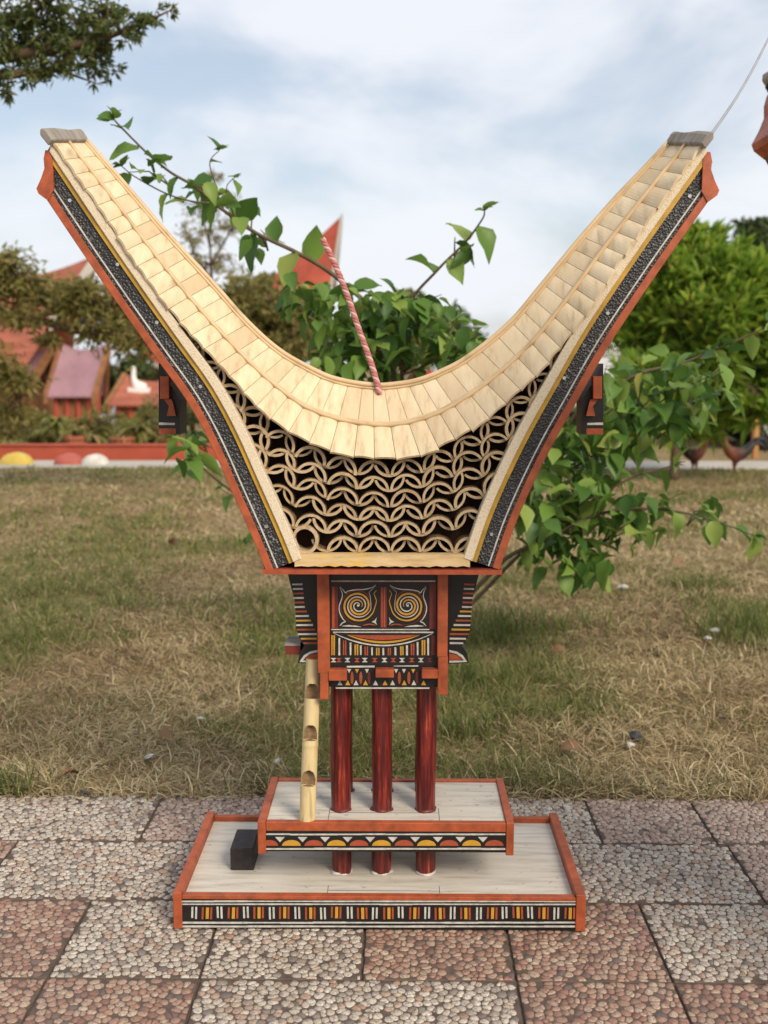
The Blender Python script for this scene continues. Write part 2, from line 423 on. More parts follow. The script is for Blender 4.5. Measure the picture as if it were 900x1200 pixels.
# ------------------------------------------------------------------ mesh helpers
class MB:
    """collects shapes; build() links them as ONE mesh object"""
    def __init__(self):
        self.v, self.f = [], []
    def poly(self, pts):
        n = len(self.v)
        self.v += [tuple(p) for p in pts]
        self.f.append(tuple(range(n, n + len(pts))))
    def hexa(self, p):                       # 8 corners: bottom ring 0-3, top ring 4-7
        n = len(self.v)
        self.v += [tuple(q) for q in p]
        self.f += [tuple(n + i for i in q) for q in ((3, 2, 1, 0), (4, 5, 6, 7), (0, 1, 5, 4), (1, 2, 6, 5), (2, 3, 7, 6), (3, 0, 4, 7))]
        return self
    def box(self, x0, x1, y0, y1, z0, z1):
        return self.hexa([(x0, y0, z0), (x1, y0, z0), (x1, y1, z0), (x0, y1, z0), (x0, y0, z1), (x1, y0, z1), (x1, y1, z1), (x0, y1, z1)])
    def slab(self, pts, d):                  # outline extruded by the vector d
        n, k = len(self.v), len(pts)
        d = Vector(d)
        self.v += [tuple(p) for p in pts] + [tuple(Vector(p) + d) for p in pts]
        self.f.append(tuple(range(n, n + k)))
        self.f.append(tuple(range(n + 2 * k - 1, n + k - 1, -1)))
        for i in range(k):
            j = (i + 1) % k
            self.f.append((n + j, n + i, n + k + i, n + k + j))
        return self
    def strip(self, A, B, d):                # ribbon between two polylines, thickened by the vector d
        n, k = len(self.v), len(A)
        d = Vector(d)
        for a, b in zip(A, B):
            a, b = Vector(a), Vector(b)
            self.v += [tuple(a), tuple(b), tuple(b + d), tuple(a + d)]
        for i in range(k - 1):
            p, q = n + 4 * i, n + 4 * i + 4
            self.f += [(p, p + 1, q + 1, q), (p + 1, p + 2, q + 2, q + 1), (p + 2, p + 3, q + 3, q + 2), (p + 3, p, q, q + 3)]
        e = n + 4 * (k - 1)
        self.f += [(n + 3, n + 2, n + 1, n), (e, e + 1, e + 2, e + 3)]
        return self
    def tube(self, pts, rad, seg=8, cap=True):
        pts = [Vector(p) for p in pts]
        k, n = len(pts), len(self.v)
        if not hasattr(rad, '__len__'):
            rad = [rad] * k
        up = None
        for i, p in enumerate(pts):
            t = (pts[min(i + 1, k - 1)] - pts[max(i - 1, 0)]).normalized()
            if up is None:
                up = Vector((0, 0, 1)) if abs(t.z) < 0.9 else Vector((1, 0, 0))
            a = t.cross(up).normalized()
            up = a.cross(t).normalized()
            for j in range(seg):
                w = 2 * math.pi * j / seg
                self.v.append(tuple(p + (a * math.cos(w) + up * math.sin(w)) * rad[i]))
        for i in range(k - 1):
            for j in range(seg):
                q = (j + 1) % seg
                self.f.append((n + i * seg + j, n + i * seg + q, n + (i + 1) * seg + q, n + (i + 1) * seg + j))
        if cap:
            self.f.append(tuple(n + j for j in range(seg - 1, -1, -1)))
            self.f.append(tuple(n + (k - 1) * seg + j for j in range(seg)))
        return self
    def lathe(self, prof, centre=(0, 0, 0), seg=14):
        cx, cy, cz = centre
        n = len(self.v)
        for r, z in prof:
            for j in range(seg):
                w = 2 * math.pi * j / seg
                self.v.append((cx + r * math.cos(w), cy + r * math.sin(w), cz + z))
        for i in range(len(prof) - 1):
            for j in range(seg):
                q = (j + 1) % seg
                self.f.append((n + i * seg + j, n + i * seg + q, n + (i + 1) * seg + q, n + (i + 1) * seg + j))
        self.f.append(tuple(n + j for j in range(seg - 1, -1, -1)))
        self.f.append(tuple(n + (len(prof) - 1) * seg + j for j in range(seg)))
        return self
    def mesh(self, name, mat, smooth=False, bevel=0.0):
        me = bpy.data.meshes.new(name)
        me.from_pydata(self.v, [], self.f)
        bm = bmesh.new()
        bm.from_mesh(me)
        bmesh.ops.recalc_face_normals(bm, faces=bm.faces)
        if bevel:
            bmesh.ops.bevel(bm, geom=[e for e in bm.edges if e.is_manifold and e.calc_face_angle(0) > 0.6], offset=bevel, segments=1, affect='EDGES', clamp_overlap=True)
        bm.to_mesh(me)
        bm.free()
        if mat:
            me.materials.append(MAT[mat])
        if smooth:
            me.polygons.foreach_set('use_smooth', [True] * len(me.polygons))
        return me
    def build(self, name, mat, parent=None, smooth=False, bevel=0.0):
        return link(name, self.mesh(name, mat, smooth, bevel), parent)
def link(name, data, parent=None):
    o = bpy.data.objects.new(name, data)
    C.objects.link(o)
    if parent is not None:
        o.parent = parent
        if parent.get('root'):
            o.matrix_parent_inverse = Matrix.LocRotScale(parent.location, parent.rotation_euler, parent.scale).inverted()
    return o
def tag(o, label=None, cat=None, group=None, kind=None):
    for k, v in (('label', label), ('category', cat), ('group', group), ('kind', kind)):
        if v:
            o[k] = v
    return o
def thing(name, label, cat, loc=(0, 0, 0), group=None):
    o = link(name, None)
    o.location = loc
    o['root'] = 1
    o.empty_display_size = 0.1
    return tag(o, label, cat, group)
def copy_tree(o, parent=None):
    c = o.copy()
    C.objects.link(c)
    if parent is not None:
        c.parent = parent
    for ch in list(o.children):
        copy_tree(ch, c)
    return c
def catmull(P, n_per):
    P = [Vector(p) for p in P]
    out = []
    for i in range(len(P) - 1):
        p0 = P[i - 1] if i else P[0] * 2 - P[1]
        p1, p2 = P[i], P[i + 1]
        p3 = P[i + 2] if i + 2 < len(P) else P[-1] * 2 - P[-2]
        for k in range(n_per):
            t = k / n_per
            out.append(0.5 * (2 * p1 + (p2 - p0) * t + (2 * p0 - 5 * p1 + 4 * p2 - p3) * t * t + (3 * p1 - p0 - 3 * p2 + p3) * t ** 3))
    out.append(P[-1])
    return out
def np_mesh(name, V, faces_per, tint=None, mat=None, smooth=True):
    """V (n,k,3): n alike pieces of k vertices; faces_per: faces inside one piece"""
    n, k, _ = V.shape
    me = bpy.data.meshes.new(name)
    loops = np.concatenate([np.array(f) for f in faces_per])
    sizes = np.array([len(f) for f in faces_per])
    L = (loops[None, :] + (np.arange(n) * k)[:, None]).ravel()
    S = np.tile(sizes, n)
    me.vertices.add(n * k)
    me.vertices.foreach_set('co', V.astype(np.float32).ravel())
    me.loops.add(len(L))
    me.loops.foreach_set('vertex_index', L.astype(np.int32))
    me.polygons.add(len(S))
    me.polygons.foreach_set('loop_start', np.concatenate([[0], np.cumsum(S)[:-1]]).astype(np.int32))
    me.polygons.foreach_set('loop_total', S.astype(np.int32))
    if smooth:
        me.polygons.foreach_set('use_smooth', np.ones(len(S), bool))
    if tint is not None:
        a = me.attributes.new('tint', 'FLOAT', 'POINT')
        a.data.foreach_set('value', np.repeat(tint, k).astype(np.float32))
    me.update(calc_edges=True)
    if mat:
        me.materials.append(MAT[mat])
    return me
def unit(a):
    return a / np.maximum(np.linalg.norm(a, axis=-1, keepdims=True), 1e-9)
def leaf_pieces(pos, axis, length, width, droop=0.25):
    """diamond leaves folded along the midrib; pos, axis (n,3)"""
    n = len(pos)
    ax = unit(axis)
    rv = unit(rng.normal(size=(n, 3)))
    side = unit(np.cross(ax, rv))
    nor = np.cross(side, ax)
    L = (length * rng.uniform(0.7, 1.25, n))[:, None]
    W = (width * rng.uniform(0.75, 1.2, n))[:, None]
    down = np.array([0, 0, -1.0])[None]
    mid = pos + ax * L * 0.5 + nor * W * 0.12
    tip = pos + ax * L + down * L * droop
    return np.stack([pos, mid + side * W * 0.5 - nor * W * 0.2, tip, mid - side * W * 0.5 - nor * W * 0.2], 1)
LEAF_F = [(0, 1, 2), (0, 2, 3)]

# ================================================================== SETTING: ground, pavement, path
def sstep(a, b, x):
    t = np.clip((x - a) / (b - a), 0, 1)
    return t * t * (3 - 2 * t)
def ground_z(X, Y):
    """level lawn; beyond the path the land falls away on the village side"""
    return -0.004 - 2.1 * sstep(9.3, 17.0, Y) * (1 - sstep(-1.0, 2.5, X)) + 0.012 * np.sin(X * 2.3 + 1) * np.sin(Y * 1.9) * sstep(0.8, 1.6, Y) * (1 - sstep(7, 8, Y))
def make_ground():
    xs = np.unique(np.concatenate([np.linspace(-600, -14, 12), np.linspace(-14, 14, 113), np.linspace(14, 600, 12)]))
    ys = np.unique(np.concatenate([np.linspace(-200, -4, 6), np.linspace(-4, 0.60, 8), np.linspace(0.60, 20, 98), np.linspace(20, 900, 16)]))
    X, Y = np.meshgrid(xs, ys)
    Z = ground_z(X, Y)
    Z[Y < 0.62] = -0.03
    V = np.stack([X, Y, Z], -1).reshape(-1, 3)
    nx, ny = len(xs), len(ys)
    i = np.arange((ny - 1) * (nx - 1))
    a = (i // (nx - 1)) * nx + i % (nx - 1)
    me = bpy.data.meshes.new('ground')
    me.from_pydata(V.tolist(), [], np.stack([a, a + 1, a + nx + 1, a + nx], 1).tolist())
    me.polygons.foreach_set('use_smooth', [True] * len(me.polygons))
    me.materials.append(MAT['lawn_soil'])
    tag(link('ground', me), kind='structure')
make_ground()

bed = MB().box(-2.2, 2.2, -2.6, 0.585, -0.029, -0.0065)
pavement = tag(bed.build('pavement', 'mortar'), kind='structure')
def raised_pebbles(tile, hx, hy, m):
    """moulded pebbles of one tile: rounded cells of a jittered hexagonal packing"""
    d = 0.0145
    pts = []
    nx, ny = int(2 * hx / d) + 3, int(2 * hy / (d * 0.87)) + 3
    for j in range(-1, ny):
        for i in range(-1, nx):
            pts.append((-hx + (i + 0.5 * (j % 2)) * d, -hy + j * d * 0.87))
    P = np.array(pts) + rng.normal(0, d * 0.30, (len(pts), 2))
    D = P[None] - P[:, None]                                   # from a to b
    dist = np.linalg.norm(D, axis=2)
    np.fill_diagonal(dist, 9)
    K = 9
    nb = np.argsort(dist, axis=1)[:, :K]
    dv = np.take_along_axis(D, nb[:, :, None], 1)              # n,K,2
    dl = np.take_along_axis(dist, nb, 1)
    A = 14
    ang = np.arange(A) * 2 * np.pi / A
    U = np.stack([np.cos(ang), np.sin(ang)], 1)
    dot = dv @ U.T                                             # n,K,A
    t = np.where(dot > 1e-5, (dl ** 2 / 2)[:, :, None] / np.maximum(dot, 1e-5), 9)
    r = np.minimum(t.min(1), d * 0.80)
    r = (np.roll(r, 1, 1) + 2 * r + np.roll(r, -1, 1)) / 4
    r = np.maximum(r - 0.0005, 0.0012)
    O = P[:, None] + U[None] * r[:, :, None]
    O[..., 0] = np.clip(O[..., 0], -hx, hx)
    O[..., 1] = np.clip(O[..., 1], -hy, hy)
    keep = (np.abs(P[:, 0]) < hx - 0.001) & (np.abs(P[:, 1]) < hy - 0.001)
    P, O = P[keep], O[keep]
    n = len(P)
    h = rng.uniform(0.0020, 0.0036, n)
    V = np.zeros((n, 2 * A + 1, 3))
    V[:, :A, :2] = O
    V[:, :A, 2] = -0.0004
    V[:, A:2 * A, :2] = P[:, None] + (O - P[:, None]) * 0.86
    V[:, A:2 * A, 2] = (h * 0.66 - 0.0008)[:, None]
    V[:, 2 * A, :2] = P
    V[:, 2 * A, 2] = h - 0.0008
    F = [(k, (k + 1) % A, A + (k + 1) % A, A + k) for k in range(A)] + [(A + k, A + (k + 1) % A, 2 * A) for k in range(A)]
    me = np_mesh('pebbles', V, F, rng.random(n), m + '_stone')
    c = link('pebbles', me)
    c.parent = tile
    tag(c, kind='stuff')
def make_tile(x0, x1, y0, y1, m):
    g = 0.0019
    cx, cy = (x0 + x1) / 2, (y0 + y1) / 2
    hx, hy = (x1 - x0) / 2 - g, (y1 - y0) / 2 - g
    o = MB().box(-hx, hx, -hy, hy, -0.02, 0.0).build('tile', m, pavement, bevel=0.0022)
    o.location = (cx, cy, random.uniform(-0.0027, -0.0018))
    o.rotation_euler = (random.uniform(-0.0012, 0.0012), random.uniform(-0.0012, 0.0012), random.uniform(-0.002, 0.002))
    if y1 > -0.6 and abs(cx) < 1.25:
        o.data.materials[0] = MAT['mortar']
        raised_pebbles(o, hx - 0.0004, hy - 0.0004, m)
p_, r_, b_ = 'pebble_pale', 'pebble_red', 'pebble_brown'
rows = [  # y0, y1, joints, colours
    (0.352, 0.588, [-2.2, -1.95, -1.70, -1.46, -1.22, -0.98, -0.53, -0.283, -0.036, 0.19, 0.417, 0.65, 0.90, 1.15, 1.40, 1.65, 1.9, 2.2], [r_, p_, b_, p_, b_, p_, b_, b_, p_, p_, b_, b_, p_, r_, p_, b_, p_]),
    (0.104, 0.352, [-2.2, -1.77, -1.52, -1.27, -1.02, -0.776, -0.30, -0.06, 0.18, 0.667, 0.91, 1.16, 1.41, 1.66, 1.91, 2.2], [p_, r_, p_, b_, r_, p_, b_, p_, p_, b_, r_, p_, b_, p_, r_]),
    (-0.152, 0.104, [-2.2, -1.80, -1.55, -1.30, -1.05, -0.80, -0.557, -0.315, -0.057, 0.188, 0.435, 0.69, 0.94, 1.19, 1.44, 1.7, 2.2], [p_, b_, p_, r_, p_, r_, p_, p_, r_, r_, p_, p_, r_, p_, b_, p_]),
    (-0.405, -0.152, [-2.2, -1.80, -1.55, -1.30, -1.05, -0.80, -0.557, -0.314, 0.188, 0.435, 0.69, 0.94, 1.19, 1.44, 1.7, 2.2], [b_, p_, r_, p_, p_, r_, r_, p_, r_, r_, p_, r_, p_, b_, p_])]
for k in range(9):
    y1 = -0.405 - 0.25 * k
    js = [-2.2 + 0.02 * (k % 3)] + [-1.95 + 0.25 * i + 0.06 * (k % 2) for i in range(16)] + [2.2]
    rows.append((y1 - 0.25, y1, js, [random.choice((p_, r_, b_)) for _ in range(17)]))
for y0, y1, js, cols in rows:
    for i in range(len(js) - 1):
        make_tile(js[i], js[i + 1], y0, y1, cols[i])

path = MB().box(-40, 40, 8.25, 8.95, -0.05, 0.006)
tag(path.build('path', 'concrete', bevel=0.01), kind='structure')

# ================================================================== THE MINIATURE HOUSE
X0, YC = -0.0325, 0.155                    # middle of the model
house = thing('miniature_house', 'miniature bamboo house with sweeping saddle roof standing on pebble tiles', 'model house', (X0, YC, 0), 'miniature saddle roof houses')
YF, LEAN, ZB = 0.02, 0.07, 0.62            # front of the roof, how it leans back, its foot
def on_front(px, py, off=0.0):
    r = ray(px, py)
    t = (YF + off + LEAN * (CAM_H - ZB) + CAM_D) / (r.y - LEAN * r.z)
    return Vector((r.x * t, -CAM_D + r.y * t, CAM_H + r.z * t))
def front_pt(x, z, off=0.0):
    return Vector((x, YF + off + LEAN * (z - ZB), z))
def mirror(p):
    return Vector((p[0], 2 * YC - p[1], p[2]))
PX = 0.00148                               # metres for one survey unit at the roof front

# ---------------------------------------------------------------- base and platform
FL = 0.050
base = MB().box(-0.3705, 0.3045, 0.0145, 0.3305, 0.001, FL).build('base', 'whitewashed_ply', house)
MB().box(-0.386, -0.371, -0.002, 0.345, 0.0005, 0.066).build('edge_board', 'red_paint', base, bevel=0.001)
MB().box(0.305, 0.3215, -0.002, 0.345, 0.0005, 0.066).build('edge_board', 'red_paint', base, bevel=0.001)
MB().box(-0.3706, 0.3046, 0.331, 0.343, 0.0005, 0.060).build('edge_board', 'red_paint', base, bevel=0.001)
MB().box(-0.3706, 0.3046, 0.0, 0.0135, 0.0538, 0.0605).build('edge_board', 'red_paint', base, bevel=0.0006)
fp = MB().box(-0.3706, 0.3046, 0.0015, 0.014, 0.0005, 0.0535).build('front_panel', 'black_paint', base)
def frontbox(mb, xa, xb, ya, yb, Y, proud=0.0011, slant=0):
    """a flat brush mark on an upright face at depth Y, survey corners given"""
    p = [at(xa, yb, Y), at(xb, yb, Y), at(xb + slant, ya, Y), at(xa + slant, ya, Y)]
    mb.slab(p, (0, -proud, 0))
w, rd, ye = MB(), MB(), MB()
for yy, hh in ((1055.2, 1.6), (1058.8, 1.4), (1080.2, 1.7), (1084.6, 1.7)):
    for k in range(12):
        frontbox(w, 212.5 + k * 38.6, 212.5 + k * 38.6 + 38.7, yy + random.uniform(-.25, .25), yy + hh + random.uniform(-.25, .25), 0.0014)
for i in range(30):
    cx = 228 + 15.15 * i + random.uniform(-0.7, 0.7)
    dy = random.uniform(-0.6, 0.6)
    sl = random.uniform(-0.5, 0.5)
    if i % 2 == 0:
        for d in (-2.6, 1.9):
            frontbox(w, cx + d - 1.1, cx + d + 1.1, 1063 + dy, 1076.5 + dy + random.uniform(-.8, .8), 0.0014, slant=sl)
    else:
        for d in (-5.4, 4.6):
            frontbox(rd, cx + d - 1.2, cx + d + 1.1, 1063 + dy, 1076.5 + dy + random.uniform(-.8, .8), 0.0014, slant=sl)
        frontbox(ye, cx - 1.7, cx + 1.8, 1063.2 + dy, 1076.3 + dy, 0.0014, slant=sl)
tag(w.build('white_pattern', 'pattern_white', base), kind='stuff')
tag(rd.build('red_pattern', 'pattern_red', base), kind='stuff')
tag(ye.build('yellow_pattern', 'pattern_yellow', base), kind='stuff')
pl = MB()
for xx in (-0.123, 0.073):
    pl.box(xx, xx + 0.0008, 0.0150, 0.060, FL, FL + 0.0004)
pl.box(-0.123, 0.073, 0.0415, 0.0423, FL, FL + 0.0004)
pl.build('pencil_line', 'dark_rubble', base)

PZ = 0.169
deck = MB().box(-0.2305, 0.1885, 0.0635, 0.2440, 0.150, PZ).build('platform', 'whitewashed_ply', house)
MB().box(-0.2450, -0.2310, 0.048, 0.2585, 0.1135, 0.1735).build('edge_board', 'red_paint', deck, bevel=0.001)
MB().box(0.1890, 0.2025, 0.048, 0.2585, 0.1135, 0.1735).build('edge_board', 'red_paint', deck, bevel=0.001)
MB().box(-0.2306, 0.1886, 0.2445, 0.2565, 0.128, 0.1725).build('edge_board', 'red_paint', deck, bevel=0.001)
MB().box(-0.2306, 0.1886, 0.0495, 0.0630, 0.1555, 0.1715).build('edge_board', 'red_paint', deck, bevel=0.001)
MB().box(-0.2306, 0.1886, 0.0515, 0.0630, 0.1175, 0.1550).build('front_panel', 'black_paint', deck)
w, rd, ye = MB(), MB(), MB()
for yy, hh in ((976.8, 1.6), (993.6, 1.9)):
    for k in range(10):
        frontbox(w, 312 + k * 28, 312 + k * 28 + 28.1, yy + random.uniform(-.25, .25), yy + hh + random.uniform(-.25, .25), 0.0514)
for i in range(11):
    cx = 315 + 26.4 * i
    if cx > 592: break
    def arc(r1, r2, yb, hgt):
        return [at(cx + r1 * math.cos(a), yb - hgt * math.sin(a), 0.0514) for a in [math.pi * k / 10 for k in range(11)]]
    MB().slab(arc(11, 0, 990.8, 6.5), (0, -0.0012, 0)).build('painted_arch', 'pattern_red' if i % 2 == 0 else 'pattern_yellow', deck)
    if i < 10:
        x = cx + 13.2
        MB().slab([at(x - 5.5, 980.8, 0.0514), at(x + 5.5, 980.8, 0.0514), at(x, 986.6, 0.0514)], (0, -0.0012, 0)).build('painted_triangle', 'pattern_white', deck)
tag(w.build('white_pattern', 'pattern_white', deck), kind='stuff')
pl = MB()
for xx in (-0.123, 0.073):
    pl.box(xx, xx + 0.0008, 0.065, 0.120, PZ, PZ + 0.0004)
pl.box(-0.123, 0.073, 0.0985, 0.0993, PZ, PZ + 0.0004)
pl.build('pencil_line', 'dark_rubble', deck)

s0 = on_ground(270, 1020, FL)
s1 = on_ground(297.5, 1020, FL)
MB().box(s0.x, s1.x, s0.y, s0.y + 0.085, FL - 0.001, FL + 0.042).build('step_block', 'rough_black', house, bevel=0.002)

# ---------------------------------------------------------------- posts
post_x = (-0.1022, -0.0290, 0.0507)
def make_post(x, y, glue=True):
    mb = MB()
    n, seg = 22, 20
    for i in range(n + 1):
        z = FL - 0.001 + (0.425 - FL) * i / n
        for j in range(seg):
            a = 2 * math.pi * j / seg
            r = 0.0178 + 0.0005 * math.sin(3 * a + z * 30 + x * 90) + random.uniform(-0.0002, 0.0002)
            mb.v.append((x + r * math.cos(a) + 0.0008 * math.sin(z * 14 + x * 50), y + r * math.sin(a), z))
    for i in range(n):
        for j in range(seg):
            q = (j + 1) % seg
            mb.f.append((i * seg + j, i * seg + q, (i + 1) * seg + q, (i + 1) * seg + j))
    mb.f.append(tuple(n * seg + j for j in range(seg)))
    p = mb.build('post', 'red_stain', house, smooth=True)
    for zz in (FL, PZ):
        g = MB()
        seg2 = 28
        ring = [(0.0172, 0.0), (0.0200, 0.0), (0.0188, 0.0018), (0.0172, 0.004)]
        ph = random.uniform(0, 6)
        for r, dz in ring:
            for j in range(seg2):
                a = 2 * math.pi * j / seg2
                k = 1 + (0.06 * math.sin(2 * a + ph) + 0.05 * math.sin(5 * a + 2 * ph)) * (r > 0.0175)
                g.v.append((x + r * k * math.cos(a), y + r * k * math.sin(a), zz + 0.0003 + dz))
        for i in range(3):
            for j in range(seg2):
                q = (j + 1) % seg2
                g.f.append((i * seg2 + j, i * seg2 + q, (i + 1) * seg2 + q, (i + 1) * seg2 + j))
        g.build('glue_bead', 'pattern_dark_red' if zz == PZ else 'pale_scrap', p, smooth=True)
for y in (0.1175, 0.2050):
    for x in post_x:
        make_post(x, y)

# ---------------------------------------------------------------- notched bamboo ladder
def make_ladder():
    foot = at(360, 962, 0.066); foot.z = PZ - 0.001
    head = at(367.5, 772, 0.098)
    L = (head - foot).length
    ax = (head - foot).normalized()
    side = Vector((1, 0, 0)); side = (side - ax * side.dot(ax)).normalized()
    fwd = ax.cross(side)
    if fwd.y > 0: fwd = -fwd
    mb = MB()
    seg, n = 48, 260
    rad = 0.0145
    def px_s(py):
        return L * (962 - py) / (962 - 772)
    notch = [(px_s(919), px_s(901)), (px_s(866), px_s(848)), (px_s(817), px_s(800))]
    for i in range(n + 1):
        s = L * i / n
        r0 = rad * (1 - 0.10 * s / L) + 0.0006 * math.exp(-((s - 0.135) / 0.004) ** 2)
        for j in range(seg):
            a = 2 * math.pi * j / seg
            d = side * math.sin(a) + fwd * math.cos(a)
            r = r0
            aa = (a + math.pi) % (2 * math.pi) - math.pi
            for s_a, s_b in notch:
                if s_a <= s <= s_b:
                    u = (s - s_a) / (s_b - s_a)
                    if abs(aa) < 1.0 * math.sqrt(max(0, 1 - u ** 2.6)):
                        r = r0 * 0.10
            mb.v.append(tuple(foot + ax * s + d * r))
    for i in range(n):
        for j in range(seg):
            q = (j + 1) % seg
            mb.f.append((i * seg + j, i * seg + q, (i + 1) * seg + q, (i + 1) * seg + j))
    mb.f.append(tuple(n * seg + j for j in range(seg)))
    lad = mb.build('ladder_pole', 'bamboo_pole', house)
    lad.data.materials.append(MAT['bamboo_inner_shaded'])
    for p in lad.data.polygons:                       # notch insides: cane brown, with the shade of the hollow in the colour
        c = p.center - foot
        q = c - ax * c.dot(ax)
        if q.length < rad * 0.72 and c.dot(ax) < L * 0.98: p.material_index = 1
make_ladder()

# ---------------------------------------------------------------- body and facade
YP = 0.078                                  # facade panel
def fx(x, y, Y=YP):                         # facade survey grid (6 units to one) -> point
    return at(375 + x / 6.0, 660 + y / 6.0, Y)
bz0, bz1 = at(450, 805, YP).z, at(450, 668, YP).z
bx0, bx1 = at(374, 700, YP).x, at(525, 700, YP).x
body = MB().box(bx0, bx1, YP, 0.2400, bz0, bz1).build('body', 'black_paint', house)
def column(px0, px1, py0, py1, Y, dy=0.018, par=None):
    a, b = at(px0, py1, Y), at(px1, py0, Y)
    return MB().box(a.x, b.x, Y, Y + dy, a.z, b.z).build('corner_post', 'red_paint', par or house, bevel=0.001)
column(372.3, 385.6, 664, 789, 0.0635)
column(374.8, 384.6, 789, 820, 0.0640)
column(512.3, 525.2, 664, 770, 0.0635)
column(513.0, 525.0, 770, 814.5, 0.0645)
for a_, b_2, c_, d_ in ((384.8, 406.3, 785.3, 798), (440, 461.6, 785, 794.4), (494.2, 513.3, 785, 795.4)):
    p, q = at(a_, d_, 0.0625), at(b_2, c_, 0.0625)
    MB().box(p.x, q.x, 0.0625, 0.085, p.z, q.z).build('beam_end', 'red_paint', house, bevel=0.001)
W, RD, YE, DR = MB(), MB(), MB(), MB()
H = 0.0012
def fbox(mb, x0, x1, y0, y1, h=H):
    j = lambda: random.uniform(-1.5, 1.5)
    mb.slab([fx(x0 + j(), y1 + j()), fx(x1 + j(), y1 + j()), fx(x1 + j(), y0 + j()), fx(x0 + j(), y0 + j())], (0, -h, 0))
def fpoly(mb, pts, h=H):
    mb.slab([fx(*p) for p in pts], (0, -h, 0))
def fstroke(mb, pts, wd, n=8, taper=True, h=H):
    P = catmull([(x, y, 0) for x, y in pts], n)
    A, B = [], []
    for i, p in enumerate(P):
        t = (P[min(i + 1, len(P) - 1)] - P[max(i - 1, 0)]).normalized()
        u = i / (len(P) - 1)
        ww = wd * (0.5 if not taper else 0.5 * min(1, 0.25 + 3 * min(u, 1 - u)))
        A.append(fx(p.x - t.y * ww, p.y + t.x * ww)); B.append(fx(p.x + t.y * ww, p.y - t.x * ww))
    mb.strip(A, B, (0, -h, 0))
fbox(RD, 84, 104, 165, 455); fbox(DR, 104, 126, 165, 455)
fbox(DR, 424, 470, 168, 452); fbox(RD, 430, 440, 170, 450, 0.0016); fbox(RD, 448, 458, 170, 450, 0.0016)
fbox(DR, 770, 815, 142, 462)
fbox(W, 80, 812, 121, 127); fbox(DR, 80, 812, 128, 136)
fbox(W, 78, 770, 462, 470); fbox(W, 92, 800, 482, 489)
def mx(pts, m):
    return [((884 - x) if m else x, y) for x, y in pts]
for m in (0, 1):
    def spiral(r0, r1, th0, th1, n=40):
        return [(268 + (r0 + (r1 - r0) * k / n) * math.cos(th0 + (th1 - th0) * k / n) * 1.0,
                 297 + (r0 + (r1 - r0) * k / n) * math.sin(th0 + (th1 - th0) * k / n) * 0.98) for k in range(n + 1)]
    # arms wind outwards, the outermost running into the upper corner
    w_sp = spiral(6, 92, 0.4, -4 * math.pi + 0.2)
    y_sp = spiral(26, 118, 0.4, -4 * math.pi + 0.1)
    r_sp = spiral(34, 138, 0.2, -3.6 * math.pi)
    fstroke(W, mx(w_sp + [(352, 225), (345, 205), (390, 160)], m), 8, 2)
    fstroke(YE, mx(y_sp + [(397, 262), (380, 215), (398, 190)], m), 13, 2)
    fstroke(DR, mx(r_sp, m), 9, 2, h=0.0009)
    fpoly(W, mx([(268 + 9 * math.cos(a), 297 + 9 * math.sin(a)) for a in [k * math.pi / 4 for k in range(8)]], m), 0.0015)
    fstroke(W, mx([(138, 168), (158, 225), (136, 300), (140, 350), (162, 392), (182, 410)], m), 7)
    fstroke(W, mx([(138, 440), (160, 418), (182, 410)], m), 7)
    fstroke(W, mx([(140, 165), (165, 190), (180, 208), (195, 196), (250, 186), (310, 183), (360, 172), (392, 152)], m), 7)
    fpoly(W, mx([(400, 378), (385, 400), (363, 412), (382, 418), (400, 432), (392, 410)], m), 0.0013)
    fpoly(W, mx([(150, 442), (200, 434), (250, 438), (290, 447), (220, 446)], m), 0.0013)
    fstroke(RD, mx([(300, 436), (350, 428), (395, 436)], m), 8)
# boat-shaped crescent
def cres(y_mid, x0, x1, yt):
    return [(x0 + (x1 - x0) * k / 24, yt + (y_mid - yt) * (1 - (2 * k / 24 - 1) ** 2)) for k in range(25)]
fstroke(W, cres(578, 92, 800, 488), 9, 1)
top, bot = cres(548, 205, 690, 506), cres(562, 190, 702, 504)
YE.strip([fx(*p) for p in top], [fx(*p) for p in bot], (0, -H, 0))
RD.strip([fx(*p) for p in cres(506, 205, 690, 504)], [fx(*p) for p in cres(538, 215, 680, 506)], (0, -H, 0))
def cres_y(x):
    return 578 - 90 * ((x - 446) / 354) ** 2
kinds = [(92, 'y'), (135, 'w'), (173, 'r'), (215, 'w'), (255, 'y'), (287, 'w'), (325, 'r'), (366, 'w'), (407, 'y'), (445, 'w'), (487, 'r'), (530, 'w'), (575, 'y'), (612, 'w'), (650, 'r'), (687, 'w'), (727, 'y'), (760, 'w'), (795, 'd')]
for x, k in kinds:
    yt = min(cres_y(x) + 18, 628)
    if x < 100 or x > 780: yt = 506
    if k == 'w':
        fbox(W, x - 6, x + 6, yt, 646)
    elif k == 'd':
        fbox(DR, x - 12, x + 14, yt, 646)
    else:
        for d in (-12, 3):
            fbox(YE if k == 'y' else RD, x + d, x + d + 10, yt, 646)
for x, k in ((95, W), (133, RD), (193, W), (260, RD), (315, W), (385, RD), (453, W), (515, RD), (577, W), (645, RD), (710, W), (770, DR)):
    hw = 20
    fpoly(k, [(x - hw, 666), (x + hw, 666), (x + 3, 680), (x - 3, 680)])
    fpoly(k, [(x - 3, 681), (x + 3, 681), (x + hw, 695), (x - hw, 695)])
fbox(W, 190, 384, 721, 732); fbox(W, 520, 690, 719, 725)
for x, k in ((205, W), (260, YE), (330, W), (590, W), (655, YE), (535, W)):
    fpoly(k, [(x - 14, 744), (x + 14, 744), (x, 772)])
